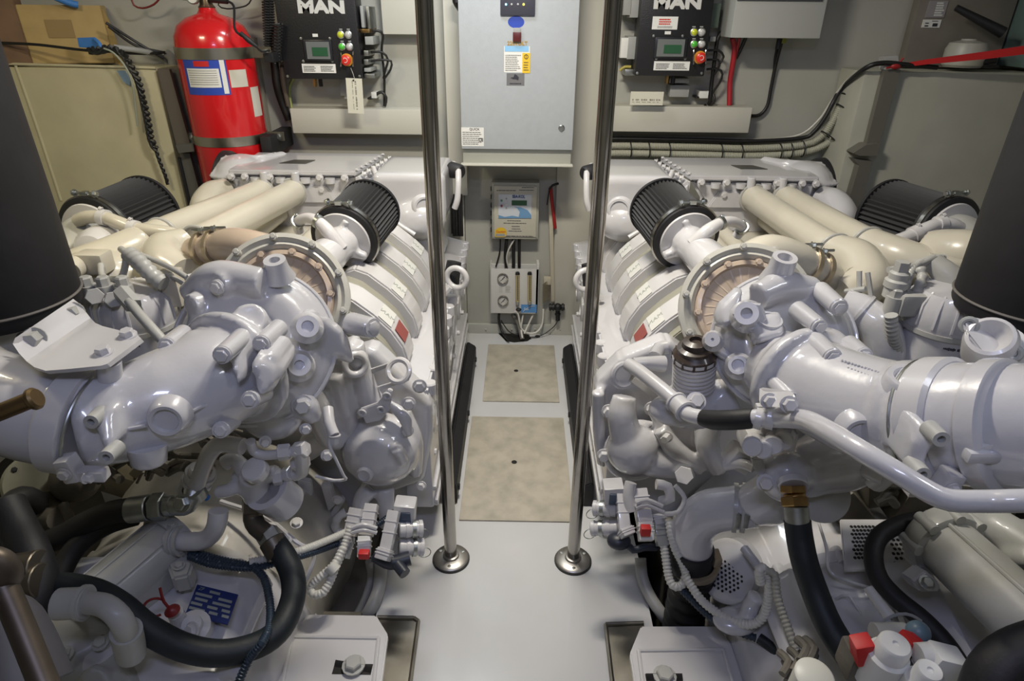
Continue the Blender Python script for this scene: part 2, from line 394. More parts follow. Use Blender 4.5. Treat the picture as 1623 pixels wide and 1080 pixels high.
# ---------------------------------------------------------------- passage instruments
Y1 = 3.11
t = thing('control_unit', 'beige water maker control unit with green display above the gauges', 'control box', W(815, 382, Y=3.15))
b = B(); wb(b, 779, 289, 853, 380, Y1, 3.185, .006); obj('housing', b, mat('beige_grey_plastic', (.40, .40, .34), .45), t)
b = B(); wb(b, 783, 295, 849, 376, Y1-.006, Y1+.002, .001); fp = obj('front_cover', b, mat('pale_beige_face', (.56, .54, .45), .4), t)
b = B(); wb(b, 790, 308, 842, 346, Y1-.008, Y1-.005); di = obj('keypad', b, mat('pale_blue_keypad', (.62, .66, .72), .4), fp)
def pz(x, y, dy=0): return W(x, y, Y=Y1-.009-dy)
b = B(); prism(b, [pz(*q) for q in ((790, 346), (790, 341), (800, 344), (812, 342), (822, 344), (824, 336), (820, 330), (815, 328), (826, 329), (836, 333), (842, 341), (842, 346))], (0, -.0012, 0)); o = obj('wave_print', b, mat('wave_blue', (.16, .33, .55), .4), fp)
b = B(); wb(b, 811, 318, 835, 326, Y1-.012, Y1-.005); obj('display', b, LCD, fp)
text('SEA-KOL', pz(822, 312), (1, 0, 0), (0, 0, 1), .020, mat('navy_print', (.02, .05, .22), .5), fp, bold=.03, wide=.8)
for x, y, m in ((795, 318, mat('dull_green', (.12, .3, .16), .4)), (795, 326.5, mat('dull_red', (.3, .06, .08), .4)), (802.5, 315, GREYP), (802.5, 329.5, GREYP), (802.5, 320, WHITE), (802.5, 324.5, WHITE)):
    b = B(); q = pz(x, y); lathe(b, q, (0, -1, 0), [(.006 if x < 800 else .0042, 0), (.0055 if x < 800 else .004, .003), (.0004, .0035)], 14); obj('button', b, m, fp)
for (x0, x1, y) in ((787, 818, 301.5), (823, 847, 301), (827, 847, 297), (804, 826, 349.5), (798, 834, 353.5), (811, 824, 358.5), (811, 825, 362.5), (806, 828, 366), (802, 846, 374)):
    b = B(); a1, a2 = pz(x0, y), pz(x1, y + 1.6); lines(b, a1.x, a2.x, a1.z, a2.z, Y1-.007, 1, .0028, .05); obj('print', b, INK, fp, smooth=False)
b = B(); prism(b, [W(*q, Y=Y1-.007) for q in ((785, 376), (785, 365), (790, 361), (798, 361), (803, 366), (803, 370), (800, 376))], (0, -.001, 0)); l = obj('warning_sticker', b, YEL, fp)
text('Caution', W(794, 367.5, Y=Y1-.0085), (1, 0, 0), (0, 0, 1), .015, REDINK, l, bold=.01)
b = B(); wb(b, 786, 370.5, 800, 375, Y1-.009, Y1-.0075); obj('sticker_panel', b, GREYP, l)
for x, y in ((782, 292), (850, 292), (850, 377), (782, 377), (792, 283), (840, 283)):
    b = B(); q = W(x, y, Y=Y1 if y != 283 else 3.18); cyl(b, q, q - V((0, .004, 0)), .004, seg=10); obj('screw', b, GALV, t)
for i in range(6):
    b = B(); wb(b, 777.5, 297 + 13*i, 779, 303 + 13*i, Y1+.01, Y1+.03); obj('hinge', b, BLACK, t)

Y2 = 3.12
t = thing('gauge_panel', 'white panel with two round pressure gauges and two flow tubes', 'gauge panel', W(815, 497, Y=3.15))
b = B(); wb(b, 777.5, 426, 852, 497.5, Y2, Y2+.004, .001)
for x in (777.8, 851.5): wb(b, x-.8, 419, x+.8, 497, Y2, 3.184)
wb(b, 777.5, 419, 852, 428, 3.17, 3.183); obj('bracket_panel', b, mat('white_panel', (.64, .64, .62), .35), t)
for i, (gx, gy) in enumerate(((797, 441), (797.5, 476))):
    q = W(gx, gy, Y=Y2); b = B(); lathe(b, q, (0, -1, 0), [(.029, 0), (.029, .012), (.026, .016), (.024, .012), (.0235, .008)], 32); g = obj('gauge_rim', b, STEEL, t)
    b = B(); cyl(b, q, q - V((0, .009, 0)), .0238, seg=28); obj('dial', b, mat('dial_white', (.6, .6, .56), .3), g)
    b = B()
    for k in range(11):
        a = math.radians(225 - 27*k); c = q + V((math.cos(a)*.019, -.0098, math.sin(a)*.019)); box(b, c, (.0012, .0006, .005), rot=Matrix.Rotation(-(a-PI/2), 3, 'Y'))
    obj('dial_marks', b, INK, g, smooth=False)
    b = B(); a = math.radians(225); tip = q + V((math.cos(a)*.016, -.0108, math.sin(a)*.016)); e = q + V((.006, -.0108, .007)); tube(b, [tip, e], .001, 6, False); ball(b, q + V((0.007, -.0108, .009)), .0032, seg=8); ball(b, q + V((0, -.0108, 0)), .003, seg=8); obj('needle', b, INK, g)
b = B(); a1, a2 = W(801, 453, Y=Y2), W(810, 464, Y=Y2); lines(b, a1.x, a2.x, a1.z, a2.z, Y2-.0008, 8, .0012, .3); a1, a2 = W(791, 452, Y=Y2), W(797, 464, Y=Y2); lines(b, a1.x, a2.x, a1.z, a2.z, Y2-.0008, 6, .001, .3); obj('print', b, GREYP, t, smooth=False)
for x in (820.3, 839.5):
    p0, p1 = W(x, 478, Y=Y2-.014), W(x, 435, Y=Y2-.014)
    b = B(); cyl(b, p0, p1, .011, seg=16); ft = obj('flow_tube', b, mat('amber_clear_tube', (.50, .42, .22), .15, coat=.6), t)
    b = B(); tube(b, [p0 + V((0, -.011, .01)), p1 + V((0, -.011, -.005))], .0018, 6, False)
    for k in range(14): box(b, p0.lerp(p1, (k + 1) / 15) + V((.005, -.0105, 0)), (.006, .0008, .0012))
    obj('float_scale', b, INK, ft, smooth=False)
    b = B(); cyl(b, p1, p1 + V((0, 0, .012)), .013, .010, seg=14); obj('cap', b, BLACK, ft)
    b = B(); cyl(b, p0, p0 - V((0, 0, .018)), .011, .008, seg=14); obj('end_fitting', b, GREYP, ft)
b = B(); wb(b, 826, 483, 850.5, 496, Y2-.0015, Y2); l = obj('sticker', b, mat('blue_sticker', (.10, .28, .58), .4), t)
text('Sea', W(834, 490, Y=Y2-.002), (1, 0, 0), (0, 0, 1), .018, WHITE, l); b = B(); wtube(b, [(829, 494, Y2-.003), (838, 487, Y2-.003), (848, 485, Y2-.003)], .0012, 6); obj('swoosh', b, WHITE, l)
b = B(); q = W(822, 491, Y=Y2-.02); ball(b, q, .012, (1.3, 1, .8), seg=12); obj('knob', b, BLACK, t)
for i, (pts, r, m, lab) in enumerate((
    ([(793, 380, 3.14), (792, 400, 3.16), (786, 423, 3.16)], .004, CABLE, 'thin black cable between control unit and gauges, leftmost'),
    ([(803, 380, 3.13), (801, 404, 3.15), (803, 424, 3.15)], .009, CABLE, 'thick black cable below the control unit, second from left'),
    ([(815, 380, 3.13), (806, 396, 3.12), (803, 410, 3.13), (806, 425, 3.14)], .004, WCAB, 'white cable curving below the water maker control unit'),
    ([(814, 380, 3.14), (814, 424, 3.15)], .009, CABLE, 'thick black cable below the control unit, second from right'),
    ([(823, 380, 3.14), (823, 424, 3.15)], .008, CABLE, 'thick black cable below the control unit, rightmost'),
    ([(791, 497, 3.15), (791, 510, 3.15), (797, 528, 3.12), (806, 539, 3.05)], .007, CABLE, 'dark cable below the left end of gauge panel'),
    ([(794, 508, 3.15), (806, 525, 3.13), (820, 531, 3.12), (830, 528, 3.12)], .003, CABLE, 'thin dark cable sagging below the gauge panel'),
    ([(812, 497, 3.15), (821, 512, 3.13), (828, 538, 3.08)], .012, mat('grey_hose', (.16, .15, .13), .5), 'thick grey hose dropping from the gauge panel'),
    ([(815, 494, 3.09), (821, 498, 3.1), (826, 520, 3.1), (836, 528, 3.1), (850, 527, 3.11), (859, 515, 3.13), (861, 496, 3.15), (861, 490, 3.16)], .0055, WCAB, 'white hose looping below the gauge panel to the right'),
    ([(829, 499, 3.14), (826, 520, 3.11), (828, 536, 3.06)], .005, WCAB, 'white hose dropping straight from the gauge panel'),
    ([(845, 499, 3.14), (836, 518, 3.11), (831, 529, 3.09)], .005, WCAB, 'white hose slanting down left from gauge panel corner'),
    ([(884, 508, 3.15), (878, 518, 3.15), (858, 532, 3.13), (838, 535, 3.1)], .0025, CABLE, 'thin dark cable from the black valve to the floor'))):
    b = B(); wtube(b, pts, r); tag(obj('hose' if 'hose' in lab else 'cable', b, m), lab, 'hose' if 'hose' in lab else 'cable')
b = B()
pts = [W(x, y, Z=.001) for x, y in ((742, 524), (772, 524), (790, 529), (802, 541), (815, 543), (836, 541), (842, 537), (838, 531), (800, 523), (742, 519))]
prism(b, pts, (0, 0, .0015)); struct('floor_hole_shade', b, HOLE)  # flat near-black patch, painted darkness of the floor hole
b = B(); q = W(852, 534, Z=0); lathe(b, q, (0, 0, 1), [(.014, 0), (.014, .004), (.004, .008)], 18); tag(obj('floor_plug', b, BLACK), 'small black plug on the floor below the black valve', 'plug')
# brush
t = thing('brush', 'long handled brush with red tape hanging right of the control unit', 'brush', W(874, 475, Y=3.15))
b = B(); q0, q1 = W(872, 300, Y=3.155), W(876.5, 478, Y=3.155); d = q1 - q0; box(b, (q0+q1)/2, (.021, .014, d.length), rot=Matrix.Rotation(math.atan2(-d.x, -d.z) * 1 , 3, 'Y'), bev=.004); obj('handle', b, mat('pale_wood', (.52, .48, .38), .6), t)
b = B()
for i in range(14):
    for j in range(3):
        p = W(872 - .0*i, 446 + 2.2*i, Y=3.15 - .006*j + .006); tube(b, [p, p + V((-.022, -.004, -.004)), p + V((-.040, -.012, -.018))], .0022, 5, step=.02)
obj('bristles', b, mat('brown_bristles', (.16, .14, .09), .8), t)
b = B(); wb(b, 862, 441, 873, 452, 3.14, 3.17, .003); obj('brush_block', b, mat('pale_wood', (.52, .48, .38), .6), t)
b = B(); wtube(b, [(873, 296, 3.14), (875, 320, 3.135), (878, 345, 3.135), (880, 362, 3.14)], .0085); obj('tape', b, mat('dark_red_tape', (.33, .015, .015), .45), t)
b = B(); wtube(b, [(871, 300, 3.13), (876, 294, 3.12), (885, 291, 3.13)], .006); wtube(b, [(871, 298, 3.14), (867, 325, 3.14)], .003); obj('tie', b, BLACK, t)
# black valve
b = B(); wtube(b, [(870, 487, 3.13), (895, 487, 3.13)], .016, 14); wtube(b, [(884, 488, 3.13), (884, 508, 3.13)], .012, 14)
for x in (872, 877, 892): q = W(x, 487, Y=3.13); ring(b, q, (1, 0, 0), .021, .012, .008, 16)
q = W(884, 498, Y=3.13); ring(b, q, (0, 0, 1), .016, .01, .006, 16); ball(b, W(884, 487, Y=3.12), .022, seg=14)
tag(obj('plastic_valve', b, BLACK), 'black plastic valve on the wall below the brush', 'valve')
# ---------------------------------------------------------------- engine control boxes
def control_box(x0, x1, yb, lx, k, lab, extra):
    """k: pixel offset of the right box relative to the left one's artwork (x, y)"""
    Yf = 3.03; t = thing('engine_control_box', lab, 'control box', W((x0+x1)/2, yb, Y=3.1), 'black engine control boxes')
    b = B(); a = W(x0, yb, Y=Yf); c = W(x1, yb, Y=Yf); tp = W(x0, -60, Y=Yf).z
    box(b, ((a.x+c.x)/2, (Yf+3.15)/2, (a.z+tp)/2), (c.x-a.x, 3.15-Yf, tp-a.z), bev=.006); bd = obj('box_body', b, MANB, t)
    kx, ky = k
    def q(x, y, dy=0): return W(x + kx, y + ky, Y=Yf-dy)
    def lb(nm, x0, y0, x1, y1, m, th=.0015, parent=t, bev=0, y=None):
        b = B(); wb(b, x0+kx, y0+ky, x1+kx, y1+ky, Yf-th-(y or 0), Yf-(y or 0), bev); return obj(nm, b, m, parent)
    text('MAN', q(509 if not kx else 515, 12 if not kx else 9, .001), (1, 0, 0), (0, 0, 1), .064, mat('silver_white_print', (.62, .62, .6), .35), bd, name='lettering', bold=.055, wide=1.42, ext=.001)
    sc = lb('display_frame', 480, 63, 528, 97, mat('black_bezel', (.02, .02, .025), .3), .01, bev=.003)
    s2 = lb('display_window', 484, 66, 524, 94, mat('grey_glass', (.16, .17, .17), .15), .004, sc, y=.01)
    lb('display', 494, 75, 520, 89, LCD, .002, s2, y=.014)
    pl = lb('name_plate', 478, 101, 533, 116, WHITE)
    b = B()
    for (u0, u1, w0, w1, n) in ((481, 502, 104, 114, 4), (508, 530, 104, 114, 4)):
        a1, a2 = q(u0, w0), q(u1, w1); lines(b, a1.x, a2.x, a1.z, a2.z, Yf-.0022, n, .0025, .3)
    obj('print', b, INK, pl, smooth=False)
    for x, y, m in ((540, 55, mat('yellow_lens', (.55, .6, .03), .25, coat=.5)), (552, 55, mat('clear_lens', (.5, .5, .5), .25, coat=.5)), (542, 74, mat('green_lens', (.08, .5, .05), .25, coat=.5)), (554, 74, mat('clear_lens', (.5, .5, .5), .25))):
        if kx and x in (540, 552): x += 2
        if kx and x == 542: x -= 1
        if kx and x == 554: x -= 1
        p = q(x, y); b = B(); lathe(b, p, (0, -1, 0), [(.0165, 0), (.0165, .004), (.014, .006)], 24); r = obj('button_ring', b, GALV, t)
        b = B(); lathe(b, p - V((0, .004, 0)), (0, -1, 0), [(.013, 0), (.0125, .006), (.008, .010), (.0005, .0115)], 20); obj('push_button', b, m, r)
        b = B(); wb(b, x-2.5+kx, y-9.5+ky, x+2.5+kx, y-7.5+ky, Yf-.0012, Yf); obj('button_tag', b, GREYP, r)
    p = q(550, 95); b = B(); lathe(b, p, (0, -1, 0), [(.026, 0), (.026, .003), (.018, .004)], 28); e = obj('stop_collar', b, mat('orange_yellow', (.7, .3, .03), .4), t)
    b = B(); lathe(b, p - V((0, .004, 0)), (0, -1, 0), [(.012, 0), (.012, .012), (.021, .016), (.021, .024), (.015, .028), (.0005, .029)], 28); sb = obj('stop_button', b, mat('stop_red', (.65, .03, .02), .3), e)
    b = B(); torus(b, p - V((0, .033, 0)), (0, 1, 0), .009, .0012, 16, 6, .6, 5.2); obj('arrow_mark', b, WHITE, sb)
    for sx in (-9.5, 9.5):
        b = B(); tube(b, [q(550+sx, 83), q(550+sx, 84, .03), q(550+sx, 105, .03), q(550+sx, 106)], .0025, 8, True, .008)
        obj('guard_bar', b, STEEL, e)
    for x, y in ((x0-kx+4, yb-ky-4), (x1-kx-4, yb-ky-4), (477, 61), (523, 61), (481, 97), (527, 97)):
        b = B(); lathe(b, q(x, y), (0, -1, 0), [(.0065, 0), (.0055, .004), (.0005, .005)], 12); obj('screw', b, GALV, bd)
    lb('button_tag', 495, 53.5, 504, 58.5, WHITE)
    # glands below
    for x, m in ((499, BRASS), (508, BLACK)):
        p = W(x + kx, yb + 4, Y=3.09); b = B(); cyl(b, p + V((0, 0, .02)), p - V((0, 0, .022)), .010, seg=6); obj('cable_gland', b, m, t)
    return t
tl = control_box(452, 574, 125, 0, (0, 0), 'black engine control box left of the grey cabinet', None)
tr = control_box(1006, 1116, 120, 0, (559, -4), 'black engine control box right of the grey cabinet', None)
Yf = 3.03
b = B(); wb(b, 1035, 26, 1073, 47, Yf-.002, Yf); l = obj('warning_label', b, WHITE, tr)
b = B(); a1, a2 = W(1045, 29, Y=Yf), W(1063, 40, Y=Yf); lines(b, a1.x, a2.x, a1.z, a2.z, Yf-.0025, 3, .005, .1); obj('print', b, REDINK, l, smooth=False)
b = B(); a1, a2 = W(1042, 41, Y=Yf), W(1066, 45, Y=Yf); lines(b, a1.x, a2.x, a1.z, a2.z, Yf-.0025, 2, .0015, .1); obj('print', b, INK, l, smooth=False)
def paper(nm, x0, y0, x1, y1, Y, lab, vert=False, tilt=0, words=None):
    b = B(); a = W(x0, y0, Y=Y); c = W(x1, y1, Y=Y); cx, cz = (a.x+c.x)/2, (a.z+c.z)/2
    R = Matrix.Rotation(tilt, 3, 'Y'); box(b, (cx, Y, cz), (abs(c.x-a.x), .0012, abs(a.z-c.z)), rot=R)
    o = tag(obj(nm, b, mat('cream_card', (.62, .60, .50), .6)), lab, 'tag')
    r = R @ V((1, 0, 0)); u = R @ V((0, 0, 1))
    b = B(); al, ac = (-u, r) if vert else (r, u); Ln = abs(a.z-c.z) if vert else abs(c.x-a.x); k = -.42
    for off, th, stp in ((.006 if vert else -.006, .007, .055), (-.008 if vert else -.016, .003, .045)):
        k = -.42
        while k < .40:
            wd = stp * (.5 + .5 * random.random()); box(b, V((cx, Y-.0011, cz)) + al*Ln*k + ac*off, (Ln*wd*.7, .0008, th * (.6 + .4*random.random())) if not vert else (th * (.6 + .4*random.random()), .0008, Ln*wd*.7)); k += wd + (.05 if random.random() < .25 else 0)
    obj('faded_print', b, mat('faded_ink', (.20, .19, .16), .6), o, smooth=False)
    if vert:
        b = B(); cyl(b, V((cx, Y-.0008, cz + Ln*.44)), V((cx, Y-.0016, cz + Ln*.44)), .004, seg=12); obj('eyelet', b, HOLE, o)
    return o
o = paper('paper_tag', 547, 124, 578, 180, 3.0, 'cream paper tag hanging in front of the left engine control box', True, .03)
b = B(); wtube(b, [(556, 108, 2.995), (560, 118, 2.998), (562, 126, 2.998)], .001, 5); obj('string', b, WCAB, o)
o = paper('paper_tag', 1000, 145, 1050, 167, 3.05, 'cream paper note standing on the right cable trunking', False, .0)
# connector strips beside the boxes
def conn(pts, Y, nm, lab, m=GALV):
    t = thing(nm, lab, 'connector', W(*pts[0][:2], Y=3.1))
    for (x0, y0, x1, y1, mm_) in pts: b = B(); wb(b, x0, y0, x1, y1, Y, 3.199, .002); obj('connector', b, mm_, t)
    return t
conn([(570, 9, 578, 44, GREYP), (580, 10, 587, 46, GALV), (570, 46, 586, 52, BRASS), (578, 58, 592, 71, GREYP), (576, 80, 584, 89, GALV), (576, 94, 584, 103, GALV), (577, 108, 588, 114, GREYP), (577, 117, 594, 124, GALV)], 3.06, 'connector_strip', 'grey plug connectors along the right side of left engine box')
conn([(990, -12, 1000, 24, GREYP), (1001, -10, 1011, 28, GREYP), (985, 60, 994, 92, WHITE), (996, 58, 1006, 94, GREYP), (991, 110, 1004, 120, GALV)], 3.08, 'connector_strip', 'grey plug connectors along the left side of right engine box')
conn([(1130, 5, 1138, 44, mat('dull_green_plastic', (.10, .14, .11), .5)), (1126, 58, 1134, 66, GREYP)], 3.1, 'connector_strip', 'dull green connector strip right of the right engine box')
conn([(537, 126, 546, 152, GREYP), (542, 120, 556, 157, GREYP)], 3.15, 'junction_box', 'small grey junction box below left engine box, behind the tag')
conn([(1061, 124, 1092, 132, GREYP), (1063, 135, 1091, 154, GREYP)], 3.12, 'junction_box', 'small grey socket box below the right engine box')
conn([(443, 66, 455, 96, WHITE), (443, 98, 453, 110, GREYP)], 3.12, 'junction_box', 'white junction box left of the left engine box')
conn([(588, 146, 597, 156, WHITE), (582, 155, 589, 158, CABLE)], 3.13, 'cable_plug', 'white cable plug right of the hanging paper tag')
conn([(1109, 144, 1122, 156, WHITE), (1103, 153, 1109, 156, CABLE)], 3.13, 'cable_plug', 'white cable plug beside the black cables, right engine box')
for pts, r, m, lab in (
    ([(588, 49, 3.12), (600, 49, 3.12), (607, 56, 3.13), (605, 80, 3.15), (609, 120, 3.15), (609, 168, 3.16)], .0055, CABLE, 'black cable bending down right of left engine box'),
    ([(586, 83, 3.12), (606, 83, 3.12), (615, 95, 3.13), (611, 110, 3.13), (608, 124, 3.15)], .005, CABLE, 'black cable looping from the middle connector, left engine box'),
    ([(586, 97, 3.12), (605, 95, 3.12), (620, 97, 3.13), (619, 110, 3.13), (610, 124, 3.14)], .005, CABLE, 'black cable looping from the lower connector, left engine box'),
    ([(596, 150, 3.14), (605, 146, 3.14), (612, 155, 3.14), (610, 168, 3.15)], .007, CABLE, 'thick black cable curling above the left trunking'),
    ([(466, 122, 3.17), (459, 138, 3.17), (460, 160, 3.16), (463, 172, 3.15)], .007, mat('yellow_green_cable', (.28, .32, .10), .5), 'yellow green cable below the left engine control box'),
    ([(1122, 80, 3.12), (1139, 80, 3.12), (1147, 90, 3.12), (1140, 102, 3.12)], .005, CABLE, 'black cable from the upper connector of right engine box'),
    ([(1120, 95, 3.12), (1138, 95, 3.12), (1140, 105, 3.12), (1132, 118, 3.13)], .005, CABLE, 'black cable from the middle connector of right engine box'),
    ([(1120, 110, 3.12), (1138, 109, 3.12), (1145, 118, 3.12), (1140, 132, 3.13), (1129, 148, 3.14), (1122, 166, 3.15)], .005, CABLE, 'black cable sweeping down from the lower connector, right engine box'),
    ([(1148, 48, 3.15), (1138, 60, 3.14), (1132, 100, 3.14), (1126, 150, 3.14), (1126, 168, 3.15)], .009, CABLE, 'thick black cable run right of the right engine box'),
    ([(1131, 150, 3.13), (1132, 160, 3.12), (1122, 170, 3.14), (1117, 166, 3.14)], .006, CABLE, 'black cable curling onto the right trunking'),
    ([(1000, 106, 3.12), (990, 106, 3.12), (982, 112, 3.12)], .006, mat('yellow_cable', (.45, .38, .08), .5), 'yellow cable left of the right engine box'),
    ([(1161, 60, 3.13), (1164, 80, 3.15), (1160, 110, 3.16), (1157, 130, 3.17), (1156, 167, 3.16)], .012, mat('dark_red_cable', (.42, .02, .03), .4), 'red cable below the wall box, right of engine box'),
    ([(1172, 60, 3.13), (1168, 80, 3.15), (1163, 100, 3.17)], .007, mat('dark_red_cable', (.42, .02, .03), .4), 'short red cable joining the longer red cable'),
    ([(1182, 60, 3.13), (1174, 78, 3.15), (1167, 92, 3.17)], .008, CABLE, 'black cable leaving the wall box beside the red cables'),
    ([(1239, 66, 3.13), (1230, 100, 3.17), (1222, 140, 3.18), (1216, 168, 3.18), (1204, 182, 3.18), (1188, 184, 3.17)], .008, CABLE, 'black cable dropping from the wall box to the trunking end'),
    ([(1234, 66, 3.13), (1229, 90, 3.17), (1227, 110, 3.18)], .006, CABLE, 'short black cable left under the yellow gland'),
    ([(352, -6, 3.1), (346, 8, 3.1), (360, 14, 3.1), (390, 9, 3.1), (400, -4, 3.1)], .003, CABLE, 'thin black wire near the wall above the extinguisher hose'),
    ([(207, -8, 3.1), (212, 8, 3.1), (226, 13, 3.1), (244, 7, 3.1), (256, -6, 3.1)], .004, mat('maroon_wire', (.18, .02, .02), .4), 'dark red wire loop at the top of the back wall'),
    ):
    b = B(); wtube(b, pts, r); tag(obj('wire' if 'wire' in lab and r < .005 else 'cable', b, m), lab, 'cable')
# wall box right
t = thing('wall_charger', 'pale grey wall box with a dark stripe at the upper right', 'wall box', W(1230, 62, Y=3.1))
b = B(); a, c = W(1158, 60, Y=2.98), W(1300, 60, Y=2.98); box(b, ((a.x+c.x)/2, 3.09, 1.85), (c.x-a.x, .215, (1.85-a.z)*2), bev=.005); obj('box_body', b, mat('pale_grey_enamel', (.42, .43, .41), .4), t)
b = B(); wb(b, 1170, -8, 1304, 2, 2.976, 2.981); obj('dark_stripe', b, mat('dark_slate', (.05, .05, .06), .4), t)
b = B(); p = W(1241, 64, Y=3.09); cyl(b, p + V((0, 0, .02)), p - V((0, 0, .012)), .016, seg=8); obj('cable_gland', b, mat('yellow_green_plastic', (.3, .32, .05), .5), t)
b = B(); p = W(1235, 66, Y=3.08); cyl(b, p + V((0, 0, .012)), p - V((0, 0, .03)), .012, seg=8); obj('cable_gland', b, BLACK, t)

# ---------------------------------------------------------------- corrugated conduits on the back wall
def cond(pts, r, lab, m=CONDM, rib=(.008, .002)):
    b = B(); wtube(b, pts, r, 14, rib=rib, step=.03); return tag(obj('conduit', b, m), lab, 'conduit')
path = [(957, 231, 3.15), (1000, 231, 3.15), (1100, 233, 3.15), (1190, 235, 3.15), (1270, 230, 3.14), (1300, 218, 3.13), (1318, 195, 3.12), (1330, 172, 3.12), (1345, 148, 3.12), (1366, 126, 3.12)]
cond(path, .017, 'beige corrugated conduit, upper of the pair behind the right engine')
cond([(x + 1, y + 12 if x < 1280 else y + 6, Y) if x < 1290 else (x + 13, y + 8, Y) for x, y, Y in path], .017, 'beige corrugated conduit, lower of the pair behind the right engine')
b = B(); wtube(b, [(x if x < 1280 else x - 10, y - 11 if x < 1290 else y - 9, Y - .01) for x, y, Y in path[:-1]] + [(1372, 108, 2.93), (1400, 100, 2.91), (1440, 103, 2.9), (1485, 107, 2.92)], .010); tag(obj('cable', b, CABLE), 'black cable on top of the beige conduits, rising to the right tank', 'cable')
b = B(); wtube(b, [(957, 218, 3.17), (1060, 222, 3.17), (1180, 222, 3.17), (1260, 216, 3.17), (1296, 192, 3.16), (1318, 160, 3.14), (1340, 130, 3.08), (1370, 112, 2.95)], .005); tag(obj('cable', b, WCAB), 'thin white cable running above the conduits behind the right engine', 'cable')
b = B()
ORD = ('first', 'second', 'third', 'fourth', 'fifth', 'sixth', 'seventh', 'eighth', 'ninth', 'tenth', 'eleventh')
for i, (x, y) in enumerate(((999, 237), (1028, 238), (1060, 238), (1142, 240), (1174, 241), (1235, 240), (1252, 239), (1271, 236))):
    p = W(x, y, Y=3.145); torus(b, p, (1, 0, .1), .026, .0025, 18, 6); bb = B(); torus(bb, p, (1, 0, .1), .036, .003, 18, 6)
    tag(obj('cable_tie', bb, CABLE), ORD[i] + ' black tie from the pole along the corrugated conduits', 'cable tie', 'cable ties around the conduits')
b.free()
for i, (x, y) in enumerate(((1312, 215), (1336, 172), (1345, 155))):
    bb = B(); torus(bb, W(x, y, Y=3.1), (.5, 0, .8), .036, .003, 18, 6); tag(obj('cable_tie', bb, CABLE), ORD[8+i] + ' black tie from the pole along the corrugated conduits', 'cable tie', 'cable ties around the conduits')

# ---------------------------------------------------------------- fire extinguisher
P = W(352, 140, Y=2.98); ax = V((P.x, 2.98, 0)); r = .157
zt = W(340, 22, Y=2.98).z
t = thing('fire_extinguisher', 'large red fire extinguisher cylinder strapped to the back wall', 'fire extinguisher', (ax.x, ax.y, .72))
b = B(); lathe(b, (ax.x, ax.y, .72), (0, 0, 1), [(r*.9, 0), (r, .03), (r, zt-.72-.13), (r*.97, zt-.72-.085), (r*.85, zt-.72-.045), (r*.6, zt-.72-.015), (.045, zt-.72), (.036, zt-.72+.012), (.03, zt-.72+.03)], 48); obj('cylinder', b, RED, t)
b = B(); lathe(b, (ax.x, ax.y, zt+.015), (0, 0, 1), [(.03, 0), (.034, .01), (.026, .02), (.024, .09), (.03, .1)], 20); vb = obj('valve', b, BRASS if False else mat('dark_bronze', (.16, .12, .08), .4, .8), t)
q = V((ax.x-.03, ax.y-.04, zt+.06)); b = B(); lathe(b, q, (0, -1, 0), [(.026, 0), (.026, .014), (.022, .016), (.0215, .012)], 24); g = obj('gauge', b, GALV, vb)
b = B(); cyl(b, q - V((0, .010, 0)), q - V((0, .0125, 0)), .0212, seg=20); obj('dial', b, WHITE, vb)
b = B(); tube(b, [q + V((-.05, .01, 0)), q + V((-.025, .01, 0))], .011, 10, False); tube(b, [V((ax.x+.03, ax.y-.02, zt+.055)), V((ax.x+.1, ax.y-.02, zt+.05))], .014, 10, False); obj('fitting', b, BLACK, vb)
b = B(); h0 = V((ax.x+.09, ax.y-.02, zt+.05)); tube(b, [h0, h0 + V((.04, -.02, -.02)), W(372, 45, Y=2.84), W(383, 57, Y=2.82)], .005, 8); wtube(b, [(407, 75, 2.84), (415, 82, 2.86), (427, 80, 2.92)], .004); obj('pressure_cable', b, BLACK, t)
b = B(); wtube(b, [(381, 52, 2.82), (394, 64, 2.82), (407, 74, 2.83)], [.008, .011, .007]); obj('cable_sensor', b, BLACK, t)
def band(y, Yn):
    z = W(350, y, Y=2.83).z
    return z
for y, w in ((86, .044), (226, .040)):
    z = band(y, 0); b = B(); ring(b, (ax.x, ax.y, z), (0, 0, 1), r + .003, r - .001, w, 48); st = obj('strap', b, STEEL, t, label=None) if False else obj('strap', b, mat('strap_steel', (.45, .43, .36), .3, 1), t)
    b = B(); box(b, (ax.x + r + .035, ax.y + .02, z), (.09, .004, w)); obj('strap_tab', b, mat('strap_steel', (.45, .43, .36), .3, 1), st)
    q = V((ax.x + r + .055, ax.y + .015, z)); b = B(); hexbolt(b, q, (0, -1, 0), .011, .012); obj('bolt', b, GALV, st)
    if y > 200:
        b = B(); wb(b, 411, 217, 433, 248, 2.9, 3.19, .003); obj('mounting_block', b, BLACK, t)
        q = V((ax.x - r - .01, ax.y - .02, z)); b = B(); box(b, q, (.04, .03, w)); hexbolt(b, q - V((0, .015, 0)), (0, -1, 0), .009, .008); obj('strap_clamp', b, GALV, st)
    else:
        b = B(); wb(b, 416, 84, 434, 99, 2.92, 3.19, .003); obj('mounting_block', b, BLACK, t)
def wrap(nm, a0, a1, z0, z1, m, dr=.0012, parent=t):
    b = B(); n = 10; rr = r + dr
    pts = [(ax.x + rr*math.sin(a0+(a1-a0)*i/n), ax.y - rr*math.cos(a0+(a1-a0)*i/n)) for i in range(n+1)]
    lo = [b.verts.new((x, y, z0)) for x, y in pts]; hi = [b.verts.new((x, y, z1)) for x, y in pts]
    for i in range(n): b.faces.new((lo[i], lo[i+1], hi[i+1], hi[i]))
    return obj(nm, b, m, parent)
z = lambda y: W(350, y, Y=2.83).z
lb = wrap('instruction_label', -.55, .62, z(151), z(93), BLUEL)
